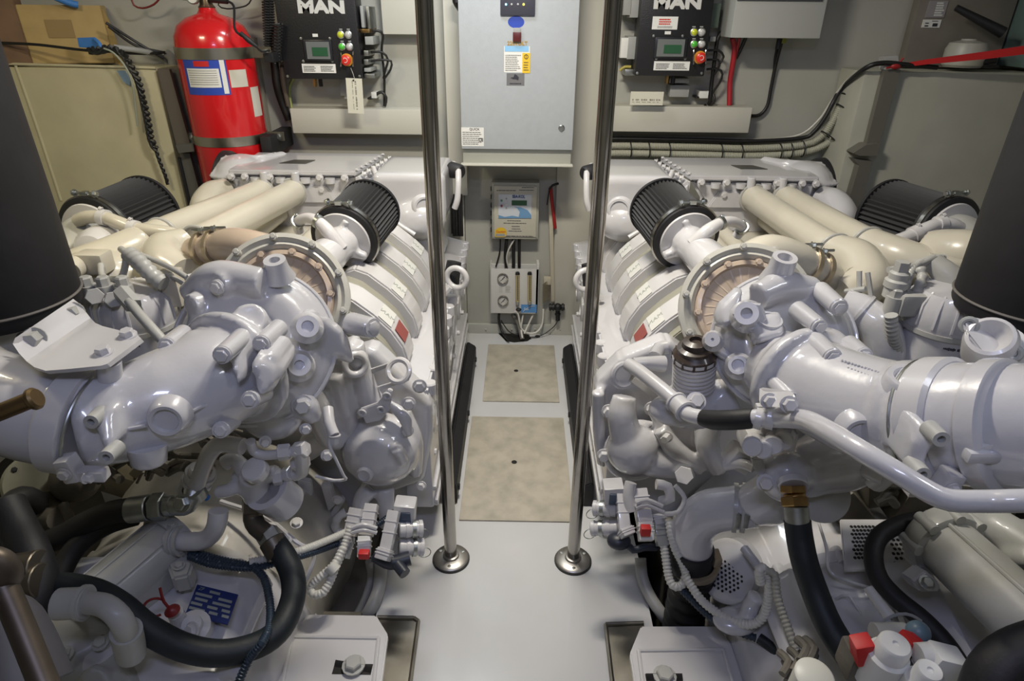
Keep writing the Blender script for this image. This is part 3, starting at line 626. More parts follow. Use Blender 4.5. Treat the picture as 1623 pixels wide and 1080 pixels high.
wrap('label_text_panel', -.45, .42, z(139), z(109), WHITE, .002, lb); wrap('label_margin', .46, .58, z(149), z(95), WHITE, .002, lb)
wrap('label_logo', -.2, .2, z(106), z(97), REDM, .002, lb)
for i in range(7): wrap('label_print', -.4, .36, z(112+3.6*i), z(112.9+3.6*i), GREYP, .003, lb)
wrap('side_label', .66, 1.15, z(140), z(112), mat('cream_label', (.6, .58, .5), .5)); wrap('side_label', 1.2, 1.6, z(190), z(142), mat('cream_label', (.6, .58, .5), .5))
b = B(); wb(b, 398, 60, 430, 232, 3.16, YW, .003); struct('trim_8', b, mat('olive_grey_lining', (.33, .31, .25), .6))
b = B(); wb(b, 360, -50, 372, 60, 3.18, YW); b.free()
# coiled cord and black trunk cable
b = B()
for s_, dx in ((0, 0), (1, 8)):
    pts = []
    for i in range(120):
        y = -20 + 100 * i / 119; x = 421 + dx * (1 - .0*i) + (y) * .04; p = W(x, y, Y=3.02 + .01*s_); a = i * 1.25
        pts.append(p + V((math.cos(a) * .014, math.sin(a) * .014, 0)))
    tube(b, pts, .0035, 6, False)
tag(obj('coiled_cord', b, CABLE), 'black coiled cord hanging between extinguisher and left engine box', 'cord')
b = B()
pts = []
for i in range(110):
    y = 38 + 60 * i / 109; x = 441 - (y-38) * .06; p = W(x, y, Y=3.0); a = i * 1.4; pts.append(p + V((math.cos(a) * .017, math.sin(a) * .017, 0)))
tube(b, pts, .0045, 6, False); tag(obj('coiled_cord', b, CABLE), 'short black coiled cord bunched beside the white junction box', 'cord')
b = B(); wtube(b, [(434, 90, 3.08), (436, 110, 3.1), (439, 135, 3.12), (446, 160, 3.15), (458, 190, 3.16)], .018); tag(obj('cable', b, CABLE), 'thick black cable curving down to the left trunking', 'cable')
b = B(); wtube(b, [(447, 105, 3.1), (450, 135, 3.13), (457, 168, 3.15)], .011); tag(obj('cable', b, mat('brown_cable', (.12, .10, .08), .5)), 'brown cable beside the thick black one, left trunking', 'cable')

# ---------------------------------------------------------------- side tanks
YT = 2.95
t = thing('side_tank', 'cream painted tank filling the left side behind the engine', 'tank', (-1.7, YT, .2))
a = W(246, 108, Y=YT); b = B(); box(b, ((a.x-2.5)/2, YT+.12, (a.z+.1)/2), (a.x+2.5, .24, a.z-.1), bev=.012); obj('tank_body', b, TANK, t)
b = B(); tube(b, [W(25, 104, Y=YT), W(60, 205, Y=YT), W(97, 318, Y=YT)], .006, 8); obj('weld_seam', b, TANK, t)
b = B(); wtube(b, [(0, 101, YT), (247, 108, YT)], .006); obj('edge_bead', b, TANK, t)
t = thing('tank_bracket', 'dark grey steel bracket between left tank and extinguisher', 'bracket', W(290, 320, Y=YT))
b = B(); wpoly(b, [(249, 109), (268, 110), (302, 232), (280, 232)], YT-.02, .02); obj('channel_web', b, mat('brown_grey_steel', (.16, .14, .12), .5, .4), t)
b = B(); wpoly(b, [(266, 109), (300, 112), (330, 330), (318, 330)], YT+.03, .02); obj('side_plate', b, mat('grey_steel', (.13, .13, .12), .5, .3), t)
b = B(); wpoly(b, [(278, 230), (306, 228), (308, 240), (283, 243)], YT-.06, .06); wpoly(b, [(284, 243), (300, 243), (326, 340), (306, 340)], YT-.02, .02); obj('lower_channel', b, mat('grey_steel', (.13, .13, .12), .5, .3), t)
b = B(); wpoly(b, [(281, 250), (285, 250), (307, 345), (303, 345)], YT-.03, .012); obj('rubber_edge', b, BLACK, t)

t = thing('side_tank', 'grey cream tank filling the right side behind the engine', 'tank', (1.7, YT, .2))
a = W(1372, 113, Y=YT); b = B(); box(b, ((a.x+2.5)/2, YT+.12, (a.z+.1)/2), (2.5-a.x, .24, a.z-.1), bev=.012); obj('tank_body', b, TANKR, t)
t = thing('tank_bracket', 'grey steel strap bracket clamped up the front of right tank', 'bracket', W(1370, 340, Y=YT))
br = mat('grey_strap_steel', (.20, .19, .165), .45, .4)
b = B(); wpoly(b, [(1403, 111), (1428, 111), (1392, 236), (1371, 238)], YT-.035, .03); obj('upper_channel', b, br, t)
b = B(); wpoly(b, [(1352, 243), (1373, 230), (1395, 228), (1390, 247), (1362, 247)], YT-.07, .068); obj('clamp_plate', b, br, t)
b = B(); wpoly(b, [(1352, 252), (1384, 256), (1381, 262), (1372, 300), (1362, 340), (1350, 400), (1325, 400), (1345, 320), (1362, 262)], YT-.05, .045); obj('lower_channel', b, br, t)
b = B(); wpoly(b, [(1401, 90), (1425, 88), (1428, 112), (1402, 112)], YT-.035, .05, .004); obj('top_hook', b, GREYW, t)
# loose things on the left tank
zt_ = W(100, 104, Y=YT).z + .003
t = thing('cardboard_box', 'brown cardboard box lying on the left tank', 'box', (-1.9, 3.053, zt_))
q0 = W(52, 100, Y=2.976); q1 = W(180, 92, Y=3.084)
u = V((q1.x-q0.x, q1.y-q0.y, 0)).normalized(); n = V((-u.y, u.x, 0)); L = (V((q1.x, q1.y, 0)) - V((q0.x, q0.y, 0))).length; hz = W(100, 8, Y=3.019).z - zt_
b = B(); prism(b, [V((q0.x, q0.y, zt_)), V((q0.x, q0.y, zt_)) + u*L, V((q0.x, q0.y, zt_)) + u*L + n*.1, V((q0.x, q0.y, zt_)) + n*.1], (0, 0, hz), .003); o = obj('carton', b, KRAFT, t)
b = B(); w0 = V((q0.x, q0.y, zt_+.001)) - u*.33 - n*.004; prism(b, [w0, w0 + u*.33, w0 + u*.33 + n*.1, w0 + n*.1], (0, 0, hz + .05), .003); obj('carton', b, KRAFTD, t)
b = B(); e = V((q0.x, q0.y, zt_)) + u*(L+.002); prism(b, [e, e + u*.045 - n*.03 + V((0, 0, -.02)), e + u*.02 - n*.012 + V((0, 0, hz*.75)), e + V((0, 0, hz))], n*.004); obj('flap', b, KRAFT, t)
b = B(); c = V((q0.x, q0.y, zt_ + hz*.45)) + u*.09 - n*.002; prism(b, [c, c + u*.1, c + u*.1 + V((0, 0, .07)), c + V((0, 0, .07))], n*-.001); obj('printed_patch', b, mat('brown_print', (.30, .2, .08), .7), o)
b = B(); c = V((q0.x, q0.y, zt_ + .075)) + u*.25 - n*.0025; prism(b, [c, c + u*.12, c + u*.1 + V((0, 0, .05)), c + V((0, 0, .055))], n*-.001, ); b.free()
b = B(); wpoly(b, [(122, 60), (150, 59), (156, 66), (160, 76), (140, 76), (125, 75)], 2.95, .004, .001); wtube(b, [(150, 62, 2.95), (158, 70, 2.93), (160, 78, 2.93)], .008); tag(obj('blue_strap', b, TAPE), 'bright blue plastic tag tied at the box front', 'strap')
b = B(); wpoly(b, [(185, 112), (197, 112), (206, 128), (205, 136), (196, 130)], YT-.012, .008); tag(obj('blue_strap', b, mat('pale_blue_plastic', (.2, .3, .42), .5)), 'pale blue strap end hanging on the left tank face', 'strap')
def rope(pts, r, lab, twist=True, m=CABLE):
    P = spline([(W(x, y, Y=Y), r) for x, y, Y in pts], .006); b = B()
    for k in range(3 if twist else 1):
        q = [p + V((math.cos(i*.55 + k*2.09), 0, math.sin(i*.55 + k*2.09))) * r * (.9 if twist else 0) for i, (p, _) in enumerate(P)]
        tube(b, q, r * (.75 if twist else 1), 6, False)
    return tag(obj('rope', b, m), lab, 'rope')
rope([(0, 68, 2.93), (60, 71, 2.92), (140, 80, 2.91), (170, 76, 2.91)], .006, 'black cord stretched across the front of the cardboard box', False)
rope([(143, 80, 2.9), (155, 80, 2.89), (175, 77, 2.9), (195, 86, 2.9), (207, 105, 2.9), (218, 125, 2.905), (225, 150, 2.91), (233, 185, 2.91), (240, 222, 2.91), (247, 236, 2.91)], .011, 'thick braided black rope hanging down the left tank')
rope([(246, 234, 2.915), (253, 255, 2.915), (262, 278, 2.915), (266, 292, 2.915)], .006, 'thin frayed end of the black rope on the left tank')
rope([(168, 36, 3.006), (215, 66, 3.071), (260, 93, 3.114)], .006, 'black line running back from the box, upper one', False)
rope([(172, 42, 3.006), (215, 72, 3.071), (262, 84, 3.122)], .006, 'black line running back from the box, middle one', False)
rope([(190, 84, 3.006), (230, 85, 3.071), (262, 83, 3.114)], .006, 'black line behind the rope knot, level one', False)
b = B(); wtube(b, [(162, 76, 2.89), (180, 84, 2.885), (200, 108, 2.885), (210, 135, 2.89), (214, 165, 2.9), (218, 200, 2.905)], .004); tag(obj('cable', b, mat('grey_green_cord', (.30, .33, .27), .5)), 'grey green cord hanging beside the braided rope', 'cord')
b = B(); wtube(b, [(180, 75, 2.967), (230, 82, 3.071), (262, 95, 3.157), (270, 130, 3.178)], .012); wtube(b, [(262, 84, 3.135), (272, 92, 3.148), (275, 110, 3.157)], .02); tag(obj('hose', b, GREYP), 'grey hose passing behind the left tank top', 'hose')
b = B(); wtube(b, [(80, -8, 2.993), (108, 4, 3.019), (124, 8, 3.036)], .014); tag(obj('blue_strap', b, TAPE), 'blue roll lying on top of the cardboard box', 'strap')
# right tank things
zr = W(1500, 109, Y=YT).z + .003
b = B(); box(b, (1.92, 3.15, zr+.35), (.42, .05, .72), bev=.004); pb = tag(obj('wrapped_board', b, BRNP), 'tall grey brown board standing on the right tank', 'board')
pb_y = 3.069
b = B(); wb(b, 1464, 31, 1489, 44, 3.121, 3.125); l = obj('label', b, WHITE, pb); b = B()
for (x0, y0, x1, y1) in ((1467, 36, 1472, 37.5), (1466, 40, 1471, 42), (1479, 37, 1485, 42), (1478, 33, 1487, 34)): wb(b, x0, y0, x1, y1, 3.119, 3.121)
obj('print', b, INK, l, smooth=False)
b = B(); wb(b, 1474, 1, 1496, 28, 3.121, 3.125); l = obj('label', b, mat('grey_print_label', (.30, .29, .30), .5), pb); b = B()
a1, a2 = W(1486, 3, Y=3.12), W(1495, 26, Y=3.12); lines(b, a1.x, a2.x, a1.z, a2.z, 3.1205, 6, .006); obj('print', b, WHITE, l, smooth=False)
q = V((1.72, 3.028, zr)); q = W(1530, 85, Y=3.019)
b = B(); lathe(b, (q.x, q.y, zr), (0, 0, 1), [(.07, 0), (.08, .01), (.08, .07), (.07, .095), (.03, .105), (.03, .11), (.0005, .112)], 28); tag(obj('plastic_tub', b, mat('cloudy_plastic', (.42, .42, .37), .4)), 'cloudy white plastic tub lying on the right tank', 'tub')
b = B(); box(b, (2.27, 3.06, zr+.19), (.26, .2, .38), bev=.012); tag(obj('storage_bin', b, TEAL), 'teal grey storage bin at the right edge on the tank', 'bin')
b = B(); tube(b, [W(1515, 12, Y=3.028), W(1590, 52, Y=2.967)], [.012, .022], 12, False); tag(obj('pry_bar', b, BLACK), 'black tapered bar leaning against the teal bin', 'bar')
b = B(); wtube(b, [(1546, 104, 2.967), (1560, 98, 2.967), (1578, 96, 2.967)], .012); wtube(b, [(1556, 104, 2.963), (1582, 105, 2.963)], .006); tag(obj('buckle', b, BLACK), 'black buckle at the foot of the teal bin', 'buckle')
P0 = [W(x, y, Y=Y) for x, y, Y in ((1418, 103, 2.91), (1470, 94, 2.88), (1560, 82, 2.83), (1640, 70, 2.78))]; P1 = [W(x, y, Y=Y) for x, y, Y in ((1420, 108, 2.91), (1470, 102, 2.88), (1560, 94, 2.83), (1640, 84, 2.78))]
b = B(); va = [b.verts.new(p) for p in P0]; vb_ = [b.verts.new(p) for p in P1]; vc = [b.verts.new(p + V((0, .003, 0))) for p in P0]; vd = [b.verts.new(p + V((0, .003, 0))) for p in P1]
for i in range(3):
    b.faces.new((va[i], va[i+1], vb_[i+1], vb_[i])); b.faces.new((vc[i], vd[i], vd[i+1], vc[i+1])); b.faces.new((va[i], vc[i], vc[i+1], va[i+1])); b.faces.new((vb_[i], vb_[i+1], vd[i+1], vd[i]))
b.faces.new((va[0], vb_[0], vd[0], vc[0])); b.faces.new((va[3], vc[3], vd[3], vb_[3]))
rs = tag(obj('webbing_strap', b, REDM), 'bright red webbing strap stretched over the right tank', 'strap')
b = B(); wtube(b, [(1405, 108, 2.9), (1420, 104, 2.9), (1432, 92, 2.9)], .004); ball(b, W(1420, 105, Y=2.9), .016, (1.4, .7, .8), seg=12); obj('knot', b, mat('dark_red_tape', (.33, .015, .015), .45), rs)
# ================================================================ ENGINES
def bolts(pts, axis, r, parent, m=PAINTW, h=None, nm='bolt', washer=True):
    for p in pts:
        b = B(); hexbolt(b, p, axis, r, h, washer); obj(nm, b, m, parent)
def part(nm, m, parent, fn, **k):
    b = B(); fn(b); return obj(nm, b, m, parent, **k)
def eng_core(s, lab):
    """shared body; x is the distance from the middle of the passage"""
    ox = .0 if s < 0 else .02
    M = lambda x, y, z: V((s * (x + ox), y, z))
    E = thing('marine_engine', lab, 'engine', M(.87, 2.2, -.05))
    # bearers (a thing of the hull)
    b = B()
    for x in (.55, 1.25): box(b, M(x, 2.1, -.25), (.14, 1.9, .38), bev=.01)
    o = obj('trim_bearer', b, DIM); o['kind'] = 'structure'
    # block and crankcase
    b = B(); prism(b, [M(.36, 1.66, .10), M(.62, 1.66, -.05), M(1.42, 1.66, -.05), M(1.42, 1.66, .40), M(1.25, 1.66, .62), M(.50, 1.66, .62), M(.30, 1.66, .48)], (0, 1.32, 0), .012); blk = obj('engine_block', b, PAINT, E)
    # inner side: flange, side cover, round plugs
    b = B(); box(b, M(.315, 2.31, .345), (.09, 1.38, .44), bev=.012); sc = obj('side_casing', b, PAINT, E)
    b = B(); prism(b, [M(.268, 1.62, .555), M(.268, 1.62, .59), M(.40, 1.62, .625), M(.44, 1.62, .60)], (0, 1.40, 0), .006)
    for i in range(15): cyl(b, M(.266, 1.66 + .095*i, .552), M(.266, 1.66 + .095*i, .594), .021, seg=12, bev=.004)
    fl = obj('manifold_flange', b, PAINT, E)
    for i in range(15): bolts([M(.258, 1.66 + .095*i, .572)], (-s, 0, .2), .0075, fl)
    for i in range(6):
        b = B(); q = M(.272, 1.76 + .22*i, .40); lathe(b, q, (-s, 0, 0), [(.058, -.005), (.058, .004), (.050, .008), (.030, .009), (.028, .004), (.0005, .004)], 28); obj('round_cover', b, PAINT, sc)
        bolts([M(.272, 1.70 + .22*i, .30), M(.272, 1.87 + .22*i, .47), M(.272, 1.70 + .22*i, .155)], (-s, 0, 0), .010, sc)
    b = B(); box(b, M(.27, 2.31, .20), (.02, 1.36, .02), bev=.005); box(b, M(.27, 2.31, .14), (.025, 1.36, .025), bev=.005); obj('casing_rib', b, PAINT, sc)
    b = B(); prism(b, [M(.212, 1.78, 0.002), M(.262, 1.78, 0.002), M(.262, 1.78, .10), M(.250, 1.78, .11), M(.212, 1.78, .085)], (0, 1.08, 0), .004)
    for y in (1.82, 2.3, 2.78): cyl(b, M(.212, y, .05), M(.204, y, .05), .012, seg=6)
    obj('mounting_rail', b, BLACK, E)
    # cylinder head covers, inner bank
    sec = [(.350, .600), (.334, .635), (.346, .690), (.378, .745), (.425, .795), (.485, .845), (.530, .862), (.565, .850), (.590, .80)]
    low = [(x + .024, z - .024) for x, z in sec]
    b = B(); L = [M(x, 0, z) for x, z in low] + [M(.60, 0, .57)]
    prism(b, [V((p.x, 1.665, p.z)) for p in L], (0, 1.30, 0), .004); cb = obj('head_cover_base', b, mat('cream_grey_enamel', (.33, .32, .26), .35, 0, .3, .08, 5, bump=.06), E)
    for i in range(6):
        y0 = 1.70 + .212*i; b = B(); K = [M(x, 0, z) for x, z in sec] + [M(.585, 0, .66), M(.42, 0, .60)]
        prism(b, [V((p.x, y0, p.z)) for p in K], (0, .112, 0), .006); c = obj('head_cover', b, PAINTW, E, ang=25)
        n = V((s * -.729, 0, .685)); ctr = M(.4015, y0 + .056, .7700) + n * .0022
        up = V((0, 1, 0)); rt = up.cross(n) if s > 0 else up.cross(n)
        d = V((s * .685, 0, .729)).normalized()
        b = B(); prism(b, [ctr + d*a + V((0, e, 0)) for a, e in ((-.026, -.045), (.026, -.045), (.026, .045), (-.026, .045))], n * .001); l = obj('label_plate', b, mat('white_gloss_label', (.66, .66, .63), .3), c)
        text('MAN', ctr + n*.0016, d * -s, (0, 1, 0), .026, mat('grey_green_print', (.40, .42, .39), .5), l)
        if i == 0:
            k = M(.362, y0 + .056, .7175) + V((s*-.0022, 0, .001)); dn = V((s*.503, 0, .864)).normalized(); nn = V((s*-.864, 0, .503))
            b = B(); prism(b, [k + dn*a + V((0, e, 0)) for a, e in ((-.026, -.035), (.026, -.035), (.026, .035), (-.026, .035))], nn * .0015); obj('red_label', b, mat('brown_red_label', (.30, .08, .07), .4), c)
    # V between the banks
    b = B(); prism(b, [M(.60, 1.66, .55), M(1.20, 1.66, .55), M(1.16, 1.66, .80), M(.64, 1.66, .80)], (0, 1.30, 0), .02); obj('valley_cover', b, CREAM, E)
    for k, (x, r_) in enumerate(((.70, .022), (.76, .03), (.98, .025), (1.06, .02))):
        b = B(); tube(b, [M(x, 1.70, .84), M(x+.01, 2.1, .85), M(x, 2.55, .85)], r_, 12); obj('fuel_rail_pipe' if k % 2 else 'coolant_rail_pipe', b, CREAM, E)
    b = B(); prism(b, [M(1.20, 1.66, .60), M(1.42, 1.66, .60), M(1.40, 1.66, .72), M(1.30, 1.66, .84), M(1.20, 1.66, .86)], (0, 1.30, 0), .02); obj('outer_head_cover', b, CREAM, E)
    # charge air cooler
    b = B(); prism(b, [M(.66, 2.555, 1.012), M(.72, 2.555, .93), M(.72, 2.555, .80), M(1.15, 2.555, .78), M(1.165, 2.555, 1.012)], (0, .33, 0), .012)
    for x in (.76, .86, .96, 1.06): cyl(b, M(x, 2.54, .985), M(x, 2.54, 1.005), .02, seg=12); 
    prism(b, [M(.74, 2.543, .90), M(1.0, 2.543, .90), M(.98, 2.543, .97), M(.78, 2.543, .97)], (0, .02, 0), .005)
    ic = obj('charge_air_cooler', b, PAINT, E)
    b = B(); prism(b, [M(.655, 2.54, 1.012), M(1.165, 2.54, 1.012), M(1.175, 2.89, 1.012), M(.605, 2.89, 1.012)], (0, 0, .022), .005); lid = obj('cooler_lid', b, PAINT, E)
    b = B(); q = [M(.89, 2.66, 1.0345), M(1.0, 2.66, 1.0345), M(.96, 2.73, 1.0345), M(.87, 2.73, 1.0345)]; prism(b, q, (0, 0, .002)); obj('name_plate', b, mat('dark_plate', (.10, .10, .09), .4, .5), lid)
    for x in (.70, .80, .90, 1.0, 1.10, 1.155): bolts([M(x, 2.538, 1.006)], (0, -1, .15), .0115, lid, h=.016)
    for i in range(7):
        t_ = i / 6; bolts([M(.655 - .045*t_, 2.56 + .31*t_, 1.034)], (0, 0, 1), .0065, lid, h=.006); bolts([M(.628 - .045*t_, 2.555 + .31*t_, 1.018)], (-s, 0, .3), .0095, lid, h=.012)
    b = B(); prism(b, [M(.66, 2.53, 1.02), M(.60, 2.88, 1.02), M(.575, 2.88, .99), M(.625, 2.53, .99), ], (0, 0, -.13), .012); obj('end_flange', b, PAINT, ic)
    for x, z in ((.80, .955), (1.05, .955), (.93, .94), (1.14, .90)): bolts([M(x, 2.545, z)], (0, -1, 0), .011, ic)
    for x in (.895, 1.02):
        b = B(); cyl(b, M(x, 2.53, .975), M(x, 2.53, 1.03), .016, seg=12, bev=.003); obj('boss', b, PAINT, ic)
    # end bonnet, outer end
    b = B(); prism(b, [M(1.18, 2.58, 1.0), M(1.18, 2.88, 1.03), M(1.02, 2.88, 1.05), M(1.10, 2.74, 1.06), M(1.24, 2.70, 1.05), M(1.27, 2.62, 1.0)], (0, 0, -.08), .015)
    ball(b, M(1.19, 2.72, .97), .11, (1, 1.2, .8)); obj('end_bonnet', b, PAINT, E, cast=.008, relax=3)
    b = B(); tube(b, [M(1.20, 2.58, .94), M(1.235, 2.52, .93), M(1.235, 2.44, .90), M(1.19, 2.40, .86)], [.05, .06, .06, .05], 20); obj('air_elbow', b, CREAM if s < 0 else PAINT, E)
    b = B(); lathe(b, M(1.27, 2.76, .96), (s, 0, .25), [(.10, -.02), (.105, 0), (.10, .03), (.09, .035)], 28); obj('rubber_seal', b, BLACK, E)
    # expansion tank
    b = B(); box(b, M(.445, 2.70, .93), (.29, .36, .20), bev=.03, seg=3); ball(b, M(.42, 2.56, .84), .10, (1.2, .9, .9)); box(b, M(.47, 2.7, .83), (.22, .3, .1), bev=.03)
    xt = obj('expansion_tank', b, PAINT, E, cast=.009, relax=3)
    b = B(); tube(b, [M(.60, 2.62, 1.03), M(.565, 2.54, .99), M(.535, 2.50, .92), M(.50, 2.48, .85), M(.42, 2.46, .80)], .010, 10); obj('weld_seam', b, PAINTW, xt)
    b = B(); q = M(.38, 2.505, .90); lathe(b, q, (-s*.3, -1, .1), [(.055, -.03), (.052, .0), (.044, .008), (.036, .008), (.034, .002), (.0005, .002)], 28); obj('plug', b, PAINT, xt)
    b = B(); tube(b, [M(.285, 2.76, 1.02), M(.262, 2.70, 1.01), M(.258, 2.66, .97), M(.262, 2.64, .90), M(.275, 2.64, .86)], .013, 10); obj('grab_handle', b, PAINTW, xt)
    b = B(); cyl(b, M(.30, 2.74, 1.0), M(.245, 2.70, 1.0), .035, .03, seg=16, bev=.008); obj('filler_cap', b, BLACK, xt)
    if s > 0:
        b = B(); torus(b, M(.565, 2.50, .945), (-.3, -1, .1), .045, .011, 24, 10); obj('rubber_ring', b, BLACK, xt)
        b = B(); tube(b, [M(.565, 2.53, .945), M(.565, 2.47, .94), M(.59, 2.42, .92), M(.62, 2.40, .88)], .036, 16); obj('outlet_pipe', b, PAINTW, xt)
    # lifting loop with dark cap behind
    b = B(); torus(b, M(.235, 2.25, .70), (.3*s, -1, 0), .040, .011, 24, 10); tube(b, [M(.26, 2.25, .665), M(.30, 2.25, .62)], .014, 8); obj('lifting_eye', b, PAINTW, E)
    b = B(); tube(b, [M(.25, 2.32, .74), M(.265, 2.30, .66)], [.028, .034], 16); obj('oil_cap', b, BLACK, E)
    # charge air pipes
    pipes = []; px = 0 if s < 0 else .045
    for nm, pts, r_ in (('charge_air_pipe', [(.91, 2.56, .95), (.92, 2.45, .95), (.985 - px, 1.98, .955), (1.0 - px, 1.88, .955)], .050), ('charge_air_pipe', [(1.04, 2.56, .95), (1.05, 2.45, .95), (1.145 - px*1.3, 2.06, .95), (1.16 - px*1.3, 1.97, .95)], .050)):
        b = B(); P = [M(*p) for p in pts]; tube(b, P, r_, 28); pp = obj(nm, b, CREAM, E); pipes.append(pp)
        d = (P[1] - P[0]).normalized()
        for q in (P[0] + d*.03, P[-1]):
            b = B(); torus(b, q, d, r_ + .001, .006, 32, 8); obj('pipe_collar', b, GREYW, pp)
    b = B(); tube(b, [M(1.03, 1.86, .955), M(1.06, 1.80, .95), M(1.03, 1.73, .94), M(.96, 1.69, .92)] if s < 0 else [M(.955, 1.89, .955), M(.99, 1.80, .95), M(.98, 1.71, .92), M(.90, 1.68, .89)], [.052, .062, .062, .052], 24); obj('pipe_elbow', b, CREAM, E)
    b = B(); tube(b, [M(1.16 - px*1.3, 1.98, .95), M(1.20 - px, 1.86, .94), M(1.27, 1.78, .92), M(1.36, 1.74, .90)], [.052, .060, .062, .055], 24); obj('pipe_elbow', b, CREAM, E)
    return E, M

def air_filter(E, pf, pb, rf, rb_, face_m, s):
    """pleated cone: pf front centre, pb back centre"""
    d = (pb - pf).normalized(); L = (pb - pf).length; Mx = frame(d); n = 46
    b = B(); rings = []
    for h, rr in ((.03, rf), (L - .008, rb_)):
        rings.append([b.verts.new(pf + Mx @ V(((rr - (.013 if k % 2 else 0)) * math.cos(PI*k/n), (rr - (.013 if k % 2 else 0)) * math.sin(PI*k/n), h))) for k in range(2*n)])
    for k in range(2*n): b.faces.new((rings[0][k], rings[0][(k+1) % (2*n)], rings[1][(k+1) % (2*n)], rings[1][k]))
    b.faces.new(rings[1]); b.faces.new(rings[0][::-1])
    f = obj('air_filter', b, PLEAT, E, smooth=False)
    b = B(); lathe(b, pf, d, [(rf*.9, L-.012), (rb_+.003, L-.012), (rb_+.003, L), (rb_*.8, L+.004)], 48); obj('end_cap', b, BLACK, f)
    b = B(); lathe(b, pf, d, [(rf*.92, -.008), (rf+.004, -.004), (rf+.006, .03), (rf, .036)], 48); obj('rubber_collar', b, BLACK, f)
    b = B(); ring(b, pf + d*.012, d, rf+.009, rf+.003, .014, 48); cl = obj('clamp_band', b, STEEL, f)
    u = (V((0, 0, 1)) - d * d.z).normalized(); w = u.cross(d)
    b = B(); q = pf + d*.012 + u*(rf+.014); box(b, q, (.02, .02, .012)); tube(b, [q - w*.035, q + w*.04], .005, 8, False); hexbolt(b, q - w*.035, -w, .009, .012); hexbolt(b, q + w*.035, w, .009, .012); obj('clamp_screw', b, GALV, cl)
    b = B(); lathe(b, pf - d*.014, d, [(rf*.5, -.004), (rf*.86, 0), (rf*.93, .02)], 48); fc = obj('intake_disc', b, face_m, f)
    return f, d, u, w
EL, ML = eng_core(-1, 'white twin bank marine engine left of the walkway')
ER, MR = eng_core(1, 'white twin bank marine engine right of the walkway')
for E, s, (fx, fy), (bx, by), (ofx, ofy), (obx, oby) in ((EL, -1, (545, 379), (588, 330), (150, 372), (236, 334)), (ER, 1, (1088, 378), (1044, 328), (1502, 372), (1402, 340))):
    pf, pb = W(fx, fy, D=2.08), W(bx, by, D=2.27)
    f, d, u, w = air_filter(E, pf, pb, .108, .106, PAINTW, s)
    # intake duct from the filter disc to the compressor
    tc = W(470 if s < 0 else 1163, 455, D=1.80)
    b = B(); tube(b, [pf - d*.0, pf - d*.05, tc.lerp(pf, .35), tc], [.045, .055, .062, .085], 28); ball(b, pf - d*.03, .055, (1.1, 1, 1))
    q = pf - d*.012
    tube(b, [q + u*.03, q + u*.075 + w*.03*s], .014, 10, False); prism(b, [q + w*s*.02 - u*.01, q + w*s*.085 - u*.03, q + w*s*.085 - u*.055, q + w*s*.02 - u*.045], -d*.03, .003)
    tube(b, [q - w*s*.03 - u*.045, q - w*s*.06 - u*.07], .016, 10, False)
    obj('intake_duct', b, PAINT, E, cast=.007, relax=4)
    # breather hose from the duct, curling back
    g = [(575-816, 360), (530-816, 345), (505-816, 343), (478-816, 345), (470-816, 358), (478-816, 368)]
    if s < 0: P = [W(541, 395, D=1.98), W(522, 370, D=1.96), W(505, 352, D=1.96), W(488, 346, D=1.99), (W(472, 352, D=2.02)), W(474, 366, D=2.06)]
    else: P = [W(1098, 388, D=1.98), W(1120, 368, D=1.96), W(1142, 354, D=1.97), W(1163, 352, D=2.0), W(1176, 362, D=2.03), W(1168, 374, D=2.06)]
    b = B(); tube(b, P, [.024, .022, .018, .017, .016, .016], 14); h = obj('breather_hose', b, PAINTW, E)
    for i in (2, 4):
        dd = (P[i+1] - P[i-1]).normalized(); b = B(); ring(b, P[i], dd, .022, .017, .012, 20); hexbolt(b, P[i] + V((0, 0, .02)), (s, 0, .5), .006, .008); obj('hose_clip', b, GALV, h)
    # outer filter
    pf, pb = W(ofx, ofy, D=2.12), W(obx, oby, D=2.36)
    f, d, u, w = air_filter(E, pf, pb, .122, .128, PAINTW, s)
    b = B(); ball(b, pf - d*.03, .075, (1.2, 1, 1)); tube(b, [pf - d*.02, pf - d*.10 - V((0, 0, .03)), pf - d*.16 - V((0, 0, .09))], [.08, .07, .06], 20); cyl(b, pf - d*.06 + V((s*-.05, 0, .02)), pf - d*.10 + V((s*-.05, 0, .03)), .022)
    obj('intake_duct', b, GREYW, E, cast=.008, relax=4)
    b = B(); q1 = pf - d*.08 + V((s*-.05, 0, .02)); lathe(b, q1, (s*-.2, -1, .5), [(.024, -.01), (.022, .018), (.014, .018), (.012, .010), (.0005, .010)], 20); obj('sensor_port', b, GALV, f)
    if s < 0: P = [(124, 350, 2.02), (140, 344, 2.0), (165, 345, 1.99), (185, 352, 1.98), (212, 362, 1.98), (240, 366, 1.97), (270, 370, 1.97), (290, 378, 1.98)]
    else: P = [(1520, 362, 2.0), (1508, 356, 1.99), (1490, 355, 1.99), (1470, 362, 1.98), (1450, 371, 1.98), (1425, 381, 1.97), (1402, 388, 1.97)]
    P = [W(x, y, D=D) for x, y, D in P]
    b = B(); tube(b, P, .021, 16); h = obj('breather_pipe', b, CREAM if s < 0 else PAINTW, E)
    for i in (2, 4):
        dd = (P[i+1] - P[i-1]).normalized(); b = B(); tube(b, [P[i] - dd*.012, P[i] + dd*.012], .026, 20, False); hexbolt(b, P[i] + V((0, 0, .026)), (s, 0, .6), .006, .01); obj('hose_clip', b, PAINTW, h)
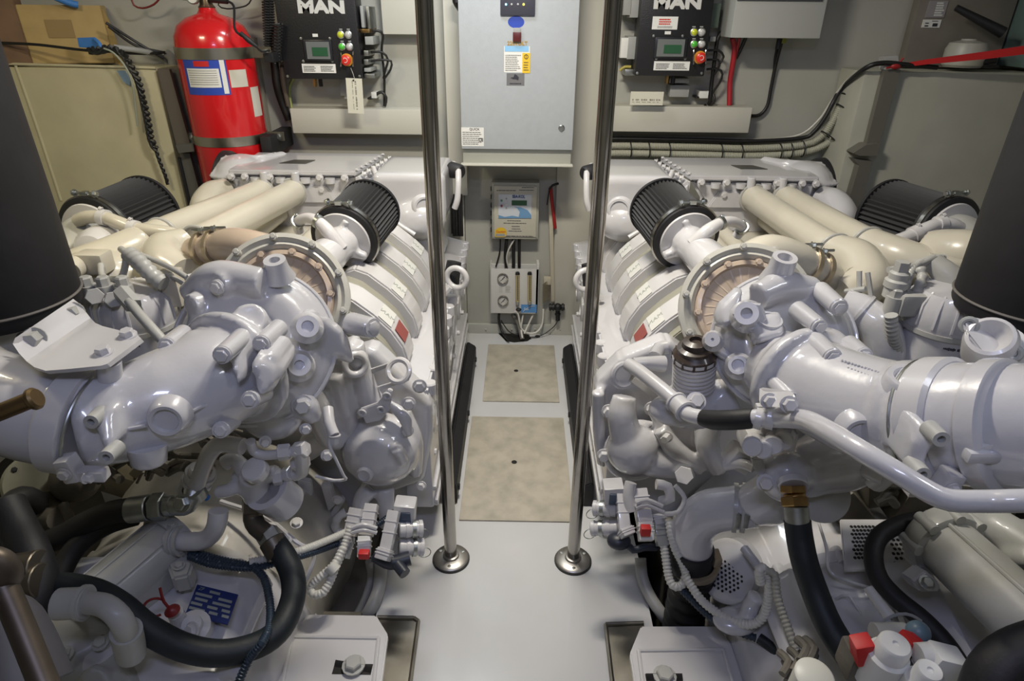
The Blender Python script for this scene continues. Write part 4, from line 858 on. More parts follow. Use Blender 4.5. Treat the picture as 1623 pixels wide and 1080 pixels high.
# ---------------------------------------------------------------- turbochargers and exhaust, from photograph to room by side
def compressor(E, c, ax, s, cm):
    """bolted compressor housing with a heat tinted finned disc"""
    u = ax.orthogonal().normalized(); w = ax.cross(u)
    b = B(); lathe(b, c, ax, [(.11, -.07), (.150, -.055), (.166, -.02), (.172, .0), (.172, .022), (.160, .026), (.150, .018), (.142, .024), (.132, .016), (.128, .0)], 64); h = obj('compressor_housing', b, cm, E)
    b = B(); lathe(b, c, ax, [(.131, .012), (.126, .022), (.116, .024), (.108, .006), (.095, .0), (.03, .006), (.0005, .006)], 64); dd = obj('finned_disc', b, PEACH, h)
    b = B()
    for k in range(28):
        a = 2*PI*k/28; r = u*math.cos(a) + w*math.sin(a); tube(b, [c + r*.05 + ax*.009, c + r*.108 + ax*.009], .0042, 6, False)
    obj('cooling_fin', b, PEACH, dd)
    for k in range(10):
        a = 2*PI*k/10 + .2; r = u*math.cos(a) + w*math.sin(a); b = B(); tube(b, [c + r*.158 - ax*.012, c + r*.160 + ax*.040], [.009, .008], 10, False); hexbolt(b, c + r*.160 + ax*.040, ax, .007, .006); obj('clamp_bolt', b, cm, h)
        r = u*math.cos(a+.31) + w*math.sin(a+.31); b = B(); hexbolt(b, c + r*.124 + ax*.022, ax, .008, .008); obj('bolt', b, PEACH, h)
    return h
def band(b, p, d, r, w, lip=.006):
    ring(b, p, d, r + lip, r - .01, w, 48)
def lug(b, p, d, r, L):
    cyl(b, p, p + V(d).normalized()*L, r*1.25, r, seg=18, bev=.003)
def boss(b, p, d, r, h, hole=.5):
    lathe(b, p, d, [(r*1.5, -h*.6), (r*1.08, h*.3), (r, h), (r*hole*1.1, h), (r*hole, h*.45), (.0005, h*.45)], 24)
def bossobj(E, p, d, r, h, hole=.5, m=PAINT, nm='boss'):
    b = B(); boss(b, p, d, r, h, hole); return obj(nm, b, m, E)

def toeye(p): return (EYE - V(p)).normalized()
def P3(x, y, D): return W(x, y, D=D)

for E, s in ((EL, -1), (ER, 1)):
    L = s < 0
    mx = (lambda x: x) if L else (lambda x: x)
    cc = P3(450, 475, 1.66) if L else P3(1181, 491, 1.66)
    axc = V((-s*.12, -.86, .50)).normalized()
    comp = compressor(E, cc, axc, s, mat('warm_grey_enamel', (.50, .49, .44), .35, 0, .3, .1, 6, bump=.06))
    # outlet of the compressor towards the charge air pipe
    if L: pts = [(470, 420, 1.72), (420, 398, 1.73), (372, 390, 1.77), (335, 394, 1.83), (312, 400, 1.88)]
    else: pts = [(1170, 420, 1.72), (1215, 400, 1.72), (1255, 410, 1.74), (1290, 425, 1.78), (1312, 440, 1.84)]
    P = [P3(*p) for p in pts]; b = B(); tube(b, P, [.045, .048, .050, .046, .046], 24); vo = obj('compressor_outlet', b, PEACH if L else CREAM, E)
    dd = (P[3]-P[2]).normalized()
    for q in (P[2].lerp(P[3], .6), P[3].lerp(P[4], .2)):
        b = B(); ring(b, q, dd, .056, .046, .016, 32); cb_ = obj('clamp_band', b, mat('tinted_steel', (.5, .42, .30), .35, .7), vo)
        b = B(); hexbolt(b, q + V((0, -.01, .058)), (s, -.2, .1), .008, .012); tube(b, [q + V((-.03, -.01, .060)), q + V((.03, -.01, .062))], .004, 8, False); obj('clamp_screw', b, GALV, cb_)
    # ---------------- turbine housing: lens shaped casting
    c = P3(403, 549, 1.42) if L else P3(1243, 542, 1.42); k_ = .95 if L else .84
    ax = (V((-s*.1, -.80, .60))).normalized(); u = ax.orthogonal().normalized(); w = ax.cross(u)
    b = B(); lathe(b, c, ax, [(q_*k_, h_) for q_, h_ in [(.02, -.09), (.12, -.075), (.165, -.04), (.183, -.012), (.185, .0), (.176, .012), (.165, .018), (.150, .040), (.118, .060), (.080, .058), (.06, .05), (.0005, .05)]], 72)
    torus(b, c + ax*.022, ax, .115*k_, .040*k_, 60, 16)
    if L:
        for x, y, D, ex in ((345, 452, 1.36, .0), (300, 485, 1.36, 0)): tube(b, [P3(x, y, D), P3(x + 32, y - 8, D + .04)], [.026, .026], 16, False)
        prism(b, [P3(505, 490, 1.36), P3(545, 520, 1.42), P3(560, 575, 1.46), P3(500, 560, 1.40)], ax*-.06, .01)
        tube(b, [P3(300, 470, 1.42), P3(345, 440, 1.40), P3(420, 450, 1.38)], [.03, .038, .035], 16)
        prism(b, [P3(470, 490, 1.33), P3(500, 485, 1.36), P3(505, 530, 1.34), P3(480, 545, 1.32)], ax*-.05, .008)
    else:
        tube(b, [P3(1200, 470, 1.36), P3(1240, 455, 1.38), P3(1290, 460, 1.40)], [.03, .036, .03], 16)
        prism(b, [P3(1132, 485, 1.38), P3(1175, 445, 1.38), P3(1182, 470, 1.36), P3(1160, 520, 1.34), P3(1140, 520, 1.36)], ax*-.05, .01)
        prism(b, [P3(1190, 500, 1.32), P3(1240, 490, 1.32), P3(1250, 530, 1.28), P3(1200, 545, 1.28)], ax*-.06, .008)
    th = obj('turbine_housing', b, PAINT, E, cast=.0065, relax=4)
    b = B(); torus(b, c - ax*.004, ax, .186*k_, .0055, 72, 8); obj('flange_rim', b, PAINT, th)
    # bosses / plugs on the housing
    for x, y, D, r, h, ho in (((440, 430, 1.40, .024, .030, .45), (487, 519, 1.33, .023, .012, .5), (474, 580, 1.34, .023, .016, .4)) if L else ((1236, 432, 1.38, .026, .040, .55), (1184, 500, 1.32, .024, .022, .45), (1130, 540, 1.38, .016, .014, 0.2), (1170, 580, 1.36, .020, .012, .6), (1217, 515, 1.32, .026, .015, .75))):
        p = P3(x, y, D); dvec = V((0, -.25, 1)).normalized() if y < 440 or (not L and x == 1217) else (ax + V((-s*.3, 0, 0))).normalized()
        bossobj(th, p, dvec, r, h, ho)
    if not L:
        b = B(); cyl(b, P3(1188, 500, 1.33), P3(1188, 502, 1.31), .034, seg=6, bev=.004); obj('hex_plug', b, PAINT, th)
    # cylindrical spigots with hex heads
    for a0, a1, r in ((((368, 448, 1.40), (343, 456, 1.35), .017), ((556, 513, 1.46), (590, 520, 1.42), .024)) if L else (((1298, 460, 1.38), (1330, 488, 1.30), .019), ((1175, 578, 1.40), (1120, 545, 1.42), .012))):
        p, q = P3(*a0), P3(*a1); b = B(); cyl(b, p, q, r*1.1, r, seg=18, bev=.003); sg = obj('spigot', b, PAINT, th)
        bolts([q], (q - p), r*.68, sg, h=.009)
    # ---------------- exhaust neck and elbow
    if L:
        pts = [(410, 560, 1.36, .085), (372, 585, 1.30, .100), (330, 605, 1.25, .102), (270, 632, 1.20, .096), (200, 655, 1.16, .088), (128, 668, 1.13, .084)]
        pp = [(128, 668, 1.13, .086), (60, 655, 1.12, .086), (-30, 625, 1.13, .086), (-110, 590, 1.16, .086), (-350, 560, 1.25, .086)]
    else:
        pts = [(1222, 572, 1.36, .075), (1262, 598, 1.30, .088), (1310, 620, 1.24, .094), (1370, 645, 1.17, .096), (1430, 660, 1.11, .096), (1482, 668, 1.06, .097)]
        pp = [(1482, 668, 1.06, .098), (1530, 672, 1.02, .099), (1620, 678, .97, .099), (1730, 684, .92, .099), (1980, 690, .96, .099), (2300, 640, 1.15, .099)]
    P = [P3(*p[:3]) for p in pts]; R_ = [p[3] for p in pts]
    b = B(); tube(b, P, R_, 40, step=.008)
    d0 = (P[1]-P[0]).normalized()
    lathe(b, P[1] - d0*.012, d0, [(.10 if L else .085, -.02), (.125 if L else .108, 0), (.128 if L else .110, .02), (.10 if L else .085, .03)], 40)
    de = (P[-1]-P[-2]).normalized()
    if L:
        lathe(b, P3(398, 515, 1.31), toeye(P3(398, 505, 1.3)) + V((0, 0, .6)), [(.045, -.03), (.034, .035), (.026, .04), (.022, .034)], 24)
        prism(b, [P3(388, 572, 1.15), P3(412, 562, 1.16), P3(448, 578, 1.19), P3(442, 615, 1.19), (P3(408, 648, 1.16))], (.0, .11, 0), .012)
        prism(b, [P3(352, 560, 1.15), P3(380, 545, 1.18), P3(388, 600, 1.17), P3(376, 620, 1.16)], (.0, .07, 0), .006)
        prism(b, [P3(268, 545, 1.20), P3(300, 520, 1.22), P3(330, 535, 1.2), P3(290, 560, 1.18)], (.0, .05, -.02), .006)
    else:
        prism(b, [P3(1316, 565, 1.19), P3(1290, 540, 1.23), P3(1270, 590, 1.23), P3(1300, 600, 1.18)], (.0, .07, 0), .006)
        prism(b, [P3(1210, 570, 1.27), P3(1240, 550, 1.25), P3(1290, 570, 1.21), P3(1255, 640, 1.20), P3(1220, 615, 1.24)], (.0, .07, 0), .006)
        prism(b, [P3(1300, 535, 1.26), P3(1330, 520, 1.30), P3(1370, 555, 1.25), P3(1330, 575, 1.20)], (.0, .06, -.02), .006)
    for off, rr in ((-.015, .006), (-.045, .003)): ring(b, P[-1] + de*off, de, R_[-1] + rr, R_[-1]-.02, .018, 40)
    # ribs with two ears on the front of the elbow
    q = P3(160, 680, 1.05) if L else P3(1480, 690, .98)
    if L: prism(b, [P3(140, 665, 1.05), P3(175, 642, 1.06), P3(190, 700, 1.06), P3(172, 725, 1.04), P3(160, 722, 1.04)], (0, .06, 0), .006)
    else: prism(b, [P3(1455, 668, .965), P3(1496, 690, .935), P3(1488, 700, .935), P3(1464, 757, .96), P3(1430, 745, .985), P3(1445, 700, .97)], (0, .07, 0), .006)
    ee = obj('exhaust_elbow', b, PAINT, E, cast=.0065, relax=3)
    # seam line, round plug, lugs
    side = [P3(*p) for p in (((375, 618, 1.22), (330, 640, 1.16), (292, 658, 1.12)) if L else ((1262, 645, 1.20), (1310, 665, 1.145), (1340, 680, 1.11)))]
    b = B(); tube(b, side, .0035, 8); obj('casting_seam', b, PAINT, ee)
    side = [P3(*p) for p in (((232, 675, 1.09), (190, 683, 1.085)) if L else ((1395, 700, 1.055), (1440, 708, 1.01)))]
    b = B(); tube(b, side, .0035, 8); obj('casting_seam', b, PAINT, ee)
    p = P3(262, 668, 1.095) if L else P3(1366, 690, 1.075); dv = toeye(p) * .4 + V((0, -.8, -.05)); dv.normalize()
    b = B(); lathe(b, p, dv, [(.038, -.03), (.032, -.004), (.028, .001), (.022, .0), (.020, -.007), (.0005, -.006)], 32); obj('round_plug', b, PAINT, ee)
    if not L:
        p = P3(1443, 602, 1.045); b = B(); lathe(b, p, (-.1, -.15, 1), [(.044, -.03), (.038, .002), (.034, .006), (.026, .006), (.022, .0), (.0005, -.001)], 32); obj('round_plug', b, PAINT, ee)
        b = B()
        for row, (x0, y0, x1, y1, n_) in enumerate(((1334, 573, 1392, 592, 12), (1344, 585, 1376, 597, 7))):
            for k in range(n_):
                x, y = x0 + (x1-x0)*k/(n_-1), y0 + (y1-y0)*k/(n_-1); pc = P[2].lerp(P[3], (x-1310)/60) if x < 1370 else P[3].lerp(P[4], (x-1370)/60)
                d_ = ray(x, y); tt = (pc - EYE).dot(d_) / d_.dot(d_); qn = EYE + d_*tt; h_ = (qn - pc).length; rr_ = .096; back = math.sqrt(max(0, rr_*rr_ - h_*h_)); pt = qn - d_.normalized()*(back + .0005)
                box(b, pt, (.0022 + .003*random.random(), .003, .008), rot=Matrix.Rotation(.35*(random.random()-.3), 3, 'Y'), bev=.0008)
        obj('raised_cast_marks', b, PAINT, ee)
    else:
        b = B(); lathe(b, P3(235, 722, 1.14), (0, -.2, -1), [(.034, -.02), (.030, .012), (.024, .018), (.0005, .018)], 24); obj('drain_boss', b, PAINT, ee)
    # bolt spigots around the neck flange
    for a0, a1, r in ((((292, 528, 1.27), (264, 548, 1.19), .016), ((384, 535, 1.23), (352, 563, 1.13), .017), ((442, 520, 1.29), (414, 545, 1.20), .017), ((418, 622, 1.24), (396, 634, 1.16), .017), ((368, 666, 1.25), (350, 682, 1.18), .016)) if L else (((1262, 490, 1.32), (1298, 518, 1.25), .017), ((1285, 535, 1.27), (1320, 567, 1.18), .018), ((1213, 592, 1.28), (1252, 632, 1.20), .015), ((1345, 545, 1.27), (1370, 564, 1.20), .016))):
        p, q = P3(*a0), P3(*a1); b = B(); cyl(b, p, q, r*1.15, r, seg=18, bev=.003); sg = obj('spigot', b, PAINT, ee); bolts([q], (q - p), r*.7, sg, h=.009)
    # ears' end bosses
    for x, y, D in (((147, 667, 1.045), (171, 723, 1.035)) if L else ((1489, 694, .93), (1460, 750, .95))):
        p = P3(x, y, D); b = B(); lathe(b, p, (-s*.1, -1, .15), [(.014, -.03), (.012, .006), (.006, .006), (.005, -.004), (.0005, -.004)], 20); obj('ear_boss', b, GREYW, ee)
    # band clamp and exhaust pipe
    P2 = [P3(*p[:3]) for p in pp]; b = B(); tube(b, P2, [p[3] for p in pp], 44, step=.03); ep = obj('exhaust_pipe', b, PAINT, E)
    de = (P2[1]-P2[0]).normalized(); b = B(); rr = pp[0][3]; lathe(b, P2[0] - de*.012, de, [(rr+.002, 0), (rr+.010, .004), (rr+.010, .040), (rr+.003, .046)], 48); vb_ = obj('v_band_clamp', b, PAINTW, E)
    b = B(); torus(b, P2[0] - de*.018, de, rr+.004, .003, 48, 8); obj('band_wire', b, GALV, vb_)
    q = P3(112, 742, 1.06) if L else P3(1500, 765, .965)
    b = B(); box(b, q, (.026, .03, .045), rot=Matrix.Rotation(.2*s, 3, 'Y'), bev=.004); box(b, q + V((-s*.035, 0, -.012)), (.045, .022, .02), bev=.003); hexbolt(b, q + V((0, -.016, .0)), (0, -1, 0), .009, .008); hexbolt(b, q + V((-s*.03, -.012, -.01)), (-s, -.2, -.1), .008, .012); obj('clamp_latch', b, PAINTW, vb_)
    if not L:
        q = P2[0] + de*.075; b = B(); lathe(b, q, de, [(.099, 0), (.106, .004), (.106, .03), (.100, .034)], 48); obj('pipe_sleeve', b, PAINT, ep)
        b = B(); lathe(b, P3(1565, 728, .93), (-.1, -1, .1), [(.030, -.02), (.026, .004), (.0005, .006)], 24); box(b, P3(1562, 722, .925), (.06, .02, .02), bev=.006); obj('pipe_pad', b, PAINT, ep)

# ---------------------------------------------------------------- lagged risers
for x, y, s, lab, D in ((-9, 440, -1, 'dark lagged exhaust riser rising at the left edge', 1.46), (1652, 440, 1, 'dark lagged exhaust riser rising at the right edge', 1.46)):
    p = P3(x, y, D); z0 = P3(x, 505 if s < 0 else 510, D).z; r = .158
    t = thing('exhaust_riser', lab, 'exhaust riser', (p.x, p.y, z0))
    b = B(); lathe(b, (p.x, p.y, z0), (0, 0, 1), [(r*.75, -.004), (r*.97, 0), (r, .015), (r*1.005, .25), (r*.99, .5), (r, 2.385-z0)], 64); obj('lagging', b, LAG, t)
    b = B(); torus(b, (p.x, p.y, z0 + .035), (0, 0, 1), r + .001, .0035, 64, 6); obj('lagging_seam', b, mat('grey_thread', (.14, .13, .12), .7), t)
    b = B(); cyl(b, (p.x, p.y, z0 - .10), (p.x, p.y, z0 + .01), .10, seg=32); obj('pipe_stub', b, GREYW, t)
# bracket plate on the left exhaust
t = EL
b = B(); nrm = None
rows = [[W(a[0], a[1], **{a[2]: a[3]}).lerp(W(e[0], e[1], **{e[2]: e[3]}), k/4) for k in range(5)] for a, e in (((24, 536, 'Y', .93), (116, 474, 'Y', 1.115)), ((20, 545, 'Y', .925), (124, 480, 'Y', 1.11)), ((30, 560, 'Y', .916), (134, 493, 'Y', 1.10)), ((42, 573, 'Y', .912), (143, 504, 'Y', 1.092)), ((54, 582, 'Z', 1.077), (151, 512, 'Z', 1.077)), ((72, 588, 'Z', 1.073), (162, 517, 'Z', 1.073)), ((110, 585, 'Z', 1.073), (190, 524, 'Z', 1.073)), ((160, 580, 'Z', 1.073), (218, 531, 'Z', 1.073)), ((170, 577, 'Z', 1.073), (224, 537, 'Z', 1.073)))]
sheetgrid(b, rows, V((.0, .005, -.009)))
br_ = obj('angle_bracket', b, PAINTW, EL)
for x, y, D in ((118, 494, 1.10), (56, 535, .975)):
    p = W(x, y, Y=D); b = B(); hexbolt(b, p, (.3, -.9, .2), .014, .03); obj('bolt', b, GREYW, br_)
    b = B(); cyl(b, p + V((-.022, 0, 0)), p + V((-.021, -.003, .002)), .009, seg=14); obj('slot', b, HOLE, br_)
for x, y, D in ((203, 533, 1.07), (165, 560, 1.07)):
    p = W(x, y, Z=1.073); b = B(); hexbolt(b, p, (0, -.2, 1), .012, .014); obj('bolt', b, PAINTW, br_)
b = B(); cyl(b, P3(172, 572, 1.09), P3(176, 612, 1.12), .020, seg=18); obj('bracket_post', b, PAINT, br_)
# three armed flange on the right exhaust
b = B(); c0, c1, c2 = P3(1536, 516, 1.10), P3(1570, 538, 1.08), P3(1605, 560, 1.06)
lathe(b, c1, toeye(c1)*.6 + V((-.2, 0, .5)), [(.045, -.05), (.040, 0), (.036, .012), (.030, .014), (.022, .0), (.0005, -.012)], 32)
prism(b, [P3(1527, 510, 1.10), P3(1540, 502, 1.11), P3(1572, 508, 1.11), P3(1612, 548, 1.08), P3(1618, 562, 1.06), P3(1608, 572, 1.05), P3(1590, 566, 1.06), P3(1556, 560, 1.07), P3(1530, 526, 1.09)], (0.01, .02, -.012), .004)
tf = obj('three_arm_flange', b, PAINTW, ER)
for c in (c0, c2):
    b = B(); torus(b, c, toeye(c), .011, .005, 20, 8); cyl(b, c + toeye(c)*.001, c + toeye(c)*.002, .006, seg=12); obj('flange_hole', b, GREYP, tf)
b = B(); tube(b, [P3(1575, 545, 1.10), P3(1585, 590, 1.13), P3(1590, 640, 1.12)], .045, 24); obj('flange_stem', b, PAINT, tf)
# ---------------------------------------------------------------- front end of the engines and the gearboxes
def PZ(x, y, Z): return W(x, y, Z=Z)
def PY(x, y, Y): return W(x, y, Y=Y)
def TZ(b, pts, r, seg=14, **k): tube(b, [W(x, y, Z=z) for x, y, z in pts], r, seg, **k)
def TY(b, pts, r, seg=14, **k): tube(b, [W(x, y, Y=z) for x, y, z in pts], r, seg, **k)
def TD(b, pts, r, seg=14, **k): tube(b, [W(x, y, D=z) for x, y, z in pts], r, seg, **k)
def piece(nm, m, parent, kind, pts, r, seg=14, **k):
    b = B(); {'Z': TZ, 'Y': TY, 'D': TD}[kind](b, pts, r, seg, **k); return obj(nm, b, m, parent)
def nut(nm, m, parent, p, q, r, seg=6):
    b = B(); cyl(b, p, q, r, seg=seg, bev=.002); return obj(nm, b, m, parent)
OUT = V((0, -1, 0))
# ================= LEFT engine front
b = B()
prism(b, [PY(x, y, 1.60) for x, y in ((560, 560), (590, 552), (640, 600), (684, 640), (686, 690), (672, 765), (600, 790), (560, 750), (500, 720), (470, 660), (500, 600))], (0, .08, 0), .01)
tube(b, [PY(560, 545, 1.52), PY(580, 620, 1.53), PY(600, 650, 1.54)], [.030, .036, .04], 16)
tube(b, [PY(530, 590, 1.50), PY(545, 640, 1.50), PY(555, 690, 1.52)], [.035, .03, .03], 16)
prism(b, [PY(x, y, 1.50) for x, y in ((520, 560), (560, 545), (580, 600), (560, 660), (545, 660))], (0, .08, 0), .01)
tube(b, [PY(478, 620, 1.46), PY(500, 640, 1.46), PY(520, 690, 1.48), PY(540, 700, 1.5)], [.03, .04, .035, .03], 16)
prism(b, [PY(x, y, 1.50) for x, y in ((470, 700), (530, 680), (545, 700), (500, 730), (480, 740))], (0, .06, 0), .008)
gc = obj('gear_case', b, PAINT, EL, cast=.007, relax=3)
b = B(); c = PY(603, 712, 1.53)
ball(b, c, .118, (1.0, .85, .98)); ball(b, PY(560, 690, 1.54), .05); tube(b, [PY(640, 650, 1.56), PY(655, 700, 1.55), PY(658, 750, 1.57)], [.022, .03, .024], 14)
tube(b, [PY(585, 775, 1.50), PY(572, 795, 1.48), PY(572, 822, 1.47)], [.03, .026, .022], 14); tube(b, [PY(610, 775, 1.5), PY(612, 800, 1.48), PY(612, 835, 1.48)], [.03, .026, .022], 14)
tube(b, [PY(615, 640, 1.52), PY(640, 660, 1.5), PY(648, 690, 1.49)], [.014, .02, .012], 10); tube(b, [PY(628, 710, 1.45), PY(640, 735, 1.46)], [.02, .014], 10)
wp = obj('water_pump_housing', b, PAINT, EL, cast=.0065, relax=4)
b = B(); lathe(b, PY(578, 752, 1.43), V((-.1, -1, .1)), [(.026, -.02), (.024, .004), (.018, .008), (.017, .002), (.0005, .002)], 24); obj('plug', b, PAINT, wp)
bolts([PY(x, y, 1.5) for x, y in ((645, 682), (648, 640), (665, 612))], V((.1, -1, .2)), .015, gc, h=.016)
bolts([PY(x, y, 1.53) for x, y in ((519, 648), (519, 700), (540, 596), (668, 770))], V((-.1, -1, .2)), .012, gc, h=.014)
b = B(); q = PY(563, 578, 1.47); torus(b, q, V((.5, -.8, .2)), .028, .010, 24, 10); ball(b, q + V((.0, .03, 0)), .028); obj('ring_lug', b, PAINT, gc)
# lifting eye
b = B(); q = PY(632, 588, 1.50); ax = V((-.2, -.75, .55)).normalized()
torus(b, q, ax, .031, .008, 28, 8); prism(b, [PY(574, 590, 1.53), PY(620, 575, 1.51), PY(618, 581, 1.51), PY(580, 597, 1.53)], (0, .006, 0), .001); prism(b, [PY(598, 614, 1.53), PY(650, 598, 1.50), PY(648, 604, 1.5), PY(602, 620, 1.53)], (0, .006, 0), .001)
obj('lifting_eye', b, PAINTW, EL)
b = B(); prism(b, [PY(x, y, 1.46) for x, y in ((570, 650), (598, 640), (615, 618), (622, 620), (618, 650), (602, 668), (580, 672))], (0, .012, 0), .002); cl = obj('bracket_plate', b, PAINT, EL)
for x, y in ((613, 628), (604, 650), (574, 655)):
    b = B(); torus(b, PY(x, y, 1.455), OUT, .009, .004, 16, 6); obj('bracket_eye', b, PAINT, cl)
# lower auxiliary pump and hex plugs
b = B(); ball(b, P3(432, 662, 1.44), .058, (1.15, .9, .9)); ball(b, P3(470, 640, 1.46), .04); tube(b, [P3(450, 620, 1.44), P3(480, 640, 1.42), P3(500, 665, 1.44)], [.028, .034, .02], 14)
prism(b, [P3(395, 660, 1.42), P3(430, 690, 1.40), P3(425, 702, 1.40), P3(400, 690, 1.42)], (0, .03, 0), .005)
ap = obj('auxiliary_pump', b, PAINT, EL, cast=.006, relax=3)
for x, y, D, r in ((478, 641, 1.40, .017), (446, 580, 1.36, .012), (420, 700, 1.39, .010), (484, 680, 1.41, .010), (518, 722, 1.42, .010)):
    p = P3(x, y, D); bolts([p], toeye(p) + V((0, 0, -.3)), r, ap, h=r*1.6)
b = B(); tube(b, [P3(x, y, D) for x, y, D in ((520, 648, 1.40), (522, 670, 1.38), (530, 690, 1.37))], .012, 12); hexbolt(b, P3(530, 690, 1.37), (0, -.3, -1), .010, .02); obj('sensor', b, PAINTW, gc)
piece('sensor_wire', PAINTW, gc, 'D', [(524, 680, 1.37), (522, 705, 1.37), (533, 730, 1.38), (545, 755, 1.40), (548, 760, 1.41), (530, 762, 1.42), (500, 755, 1.42)], .0035, 8)
# fuel filters behind the left exhaust
def fuel_filter(E, x, y, Y, s, words):
    p = PY(x, y, Y); b = B(); r = .098
    cyl(b, p + V((0, 0, -.09)), p, r, seg=32); lathe(b, p, (0, 0, 1), [(r, 0), (r*1.05, .01), (r*1.02, .07), (r*.85, .10), (.0005, .105)], 32); f = obj('fuel_filter', b, PAINT, E)
    b = B()
    for k in range(16):
        a = 2*PI*k/16; d = V((math.cos(a), math.sin(a), 0)); prism(b, [p + d*(r*1.0) + V((0, 0, .01)), p + d*(r*1.09) + V((0, 0, .02)), p + d*(r*1.04) + V((0, 0, .075)), p + d*(r*.8) + V((0, 0, .105)), p + d*(r*.75) + V((0, 0, .06))], d.cross(V((0, 0, 1)))*.006, .001)
    obj('cover_rib', b, PAINT, f)
    b = B(); ring(b, p + V((0, 0, .004)), (0, 0, 1), r*1.08, r*.9, .012, 32); obj('filter_ring', b, GREYW, f)
    b = B()
    for k in range(26):
        a_ = -PI/2 + (k - 13) * .035; hh = .004 + .005 * random.random()
        if k % 9 != 8: box(b, p + V((math.cos(a_)*(r + .0006), math.sin(a_)*(r + .0006), -.022)), (.0026, .0008, hh), rot=Matrix.Rotation(a_ + PI/2, 3, 'Z'))
    obj('band_print', b, INK, f, smooth=False)
    return p, f
p, f = fuel_filter(EL, 222, 512, 1.54, -1, 'BEFORE SEPAR')
b = B()
for x in (138, 165, 195): q = PY(x, 452, 1.50); cyl(b, q - V((0, 0, .08)), q, .022, seg=14); lathe(b, q, (0, 0, 1), [(.016, 0), (.016, .02), (.012, .024)], 6)
box(b, PY(170, 490, 1.52), (.14, .07, .12), bev=.012); hd = obj('filter_head', b, GREYW, EL)
for x, y in ((150, 470), (180, 475)): nut('hex_nut', GREYW, hd, PY(x, y, 1.46), PY(x, y, 1.43), .022)
b = B(); TY(b, [(192, 462, 1.44), (212, 485, 1.41)], .021, 6); TY(b, [(205, 478, 1.41), (218, 495, 1.38), (240, 520, 1.34), (258, 540, 1.32)], .012, 12); obj('fuel_pipe', b, GREYW, EL)
piece('ribbed_hose', GREYW, EL, 'Y', [(205, 403, 1.58), (225, 420, 1.55), (245, 440, 1.53), (260, 450, 1.52)], .022, 16, rib=(.02, .003))
piece('fuel_pipe', GREYW, EL, 'Y', [(218, 402, 1.62), (250, 415, 1.58), (280, 430, 1.52), (312, 450, 1.46)], .007, 10)
piece('fuel_pipe', GREYW, EL, 'Y', [(160, 420, 1.62), (165, 440, 1.58), (192, 440, 1.56), (200, 405, 1.58), (192, 395, 1.62)], .009, 10)
piece('fuel_pipe', GREYW, EL, 'Y', [(225, 430, 1.6), (262, 436, 1.56), (290, 450, 1.5), (300, 470, 1.46)], .006, 10)
nut('pipe_union', PAINTW, EL, PY(302, 440, 1.48), PY(314, 456, 1.45), .016)
b = B(); box(b, PY(275, 455, 1.56), (.05, .05, .10), bev=.008); obj('pipe_junction', b, CREAM, EL)
b = B(); box(b, PY(150, 415, 1.66), (.08, .06, .06), bev=.01); cyl(b, PY(110, 430, 1.6), PY(130, 415, 1.66), .03); obj('pipe_manifold', b, CREAM, EL)
b = B(); tube(b, [PY(250, 470, 1.75), PY(190, 440, 1.75), PY(130, 440, 1.72)], [.06, .08, .08], 20); ball(b, PY(175, 440, 1.72), .07); obj('outer_compressor', b, CREAM, EL, cast=.01, relax=4)
b = B(); lathe(b, PY(150, 395, 1.86), (.1, -1, .2), [(.07, -.05), (.062, 0), (.045, .03), (.02, .035)], 28); obj('outer_intake_cone', b, PAINTW, EL)

# dark cluttered castings under the left exhaust
b = B()
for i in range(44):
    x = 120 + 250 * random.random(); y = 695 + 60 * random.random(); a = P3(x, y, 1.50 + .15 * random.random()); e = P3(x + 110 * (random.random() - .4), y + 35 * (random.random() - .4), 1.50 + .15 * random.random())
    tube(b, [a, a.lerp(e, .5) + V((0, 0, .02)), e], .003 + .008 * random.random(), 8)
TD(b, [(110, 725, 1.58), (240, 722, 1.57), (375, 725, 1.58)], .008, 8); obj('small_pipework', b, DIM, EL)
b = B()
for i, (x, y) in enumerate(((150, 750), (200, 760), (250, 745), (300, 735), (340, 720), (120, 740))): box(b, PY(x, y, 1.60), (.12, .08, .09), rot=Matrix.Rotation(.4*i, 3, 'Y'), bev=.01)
obj('lower_castings', b, DIM, EL)

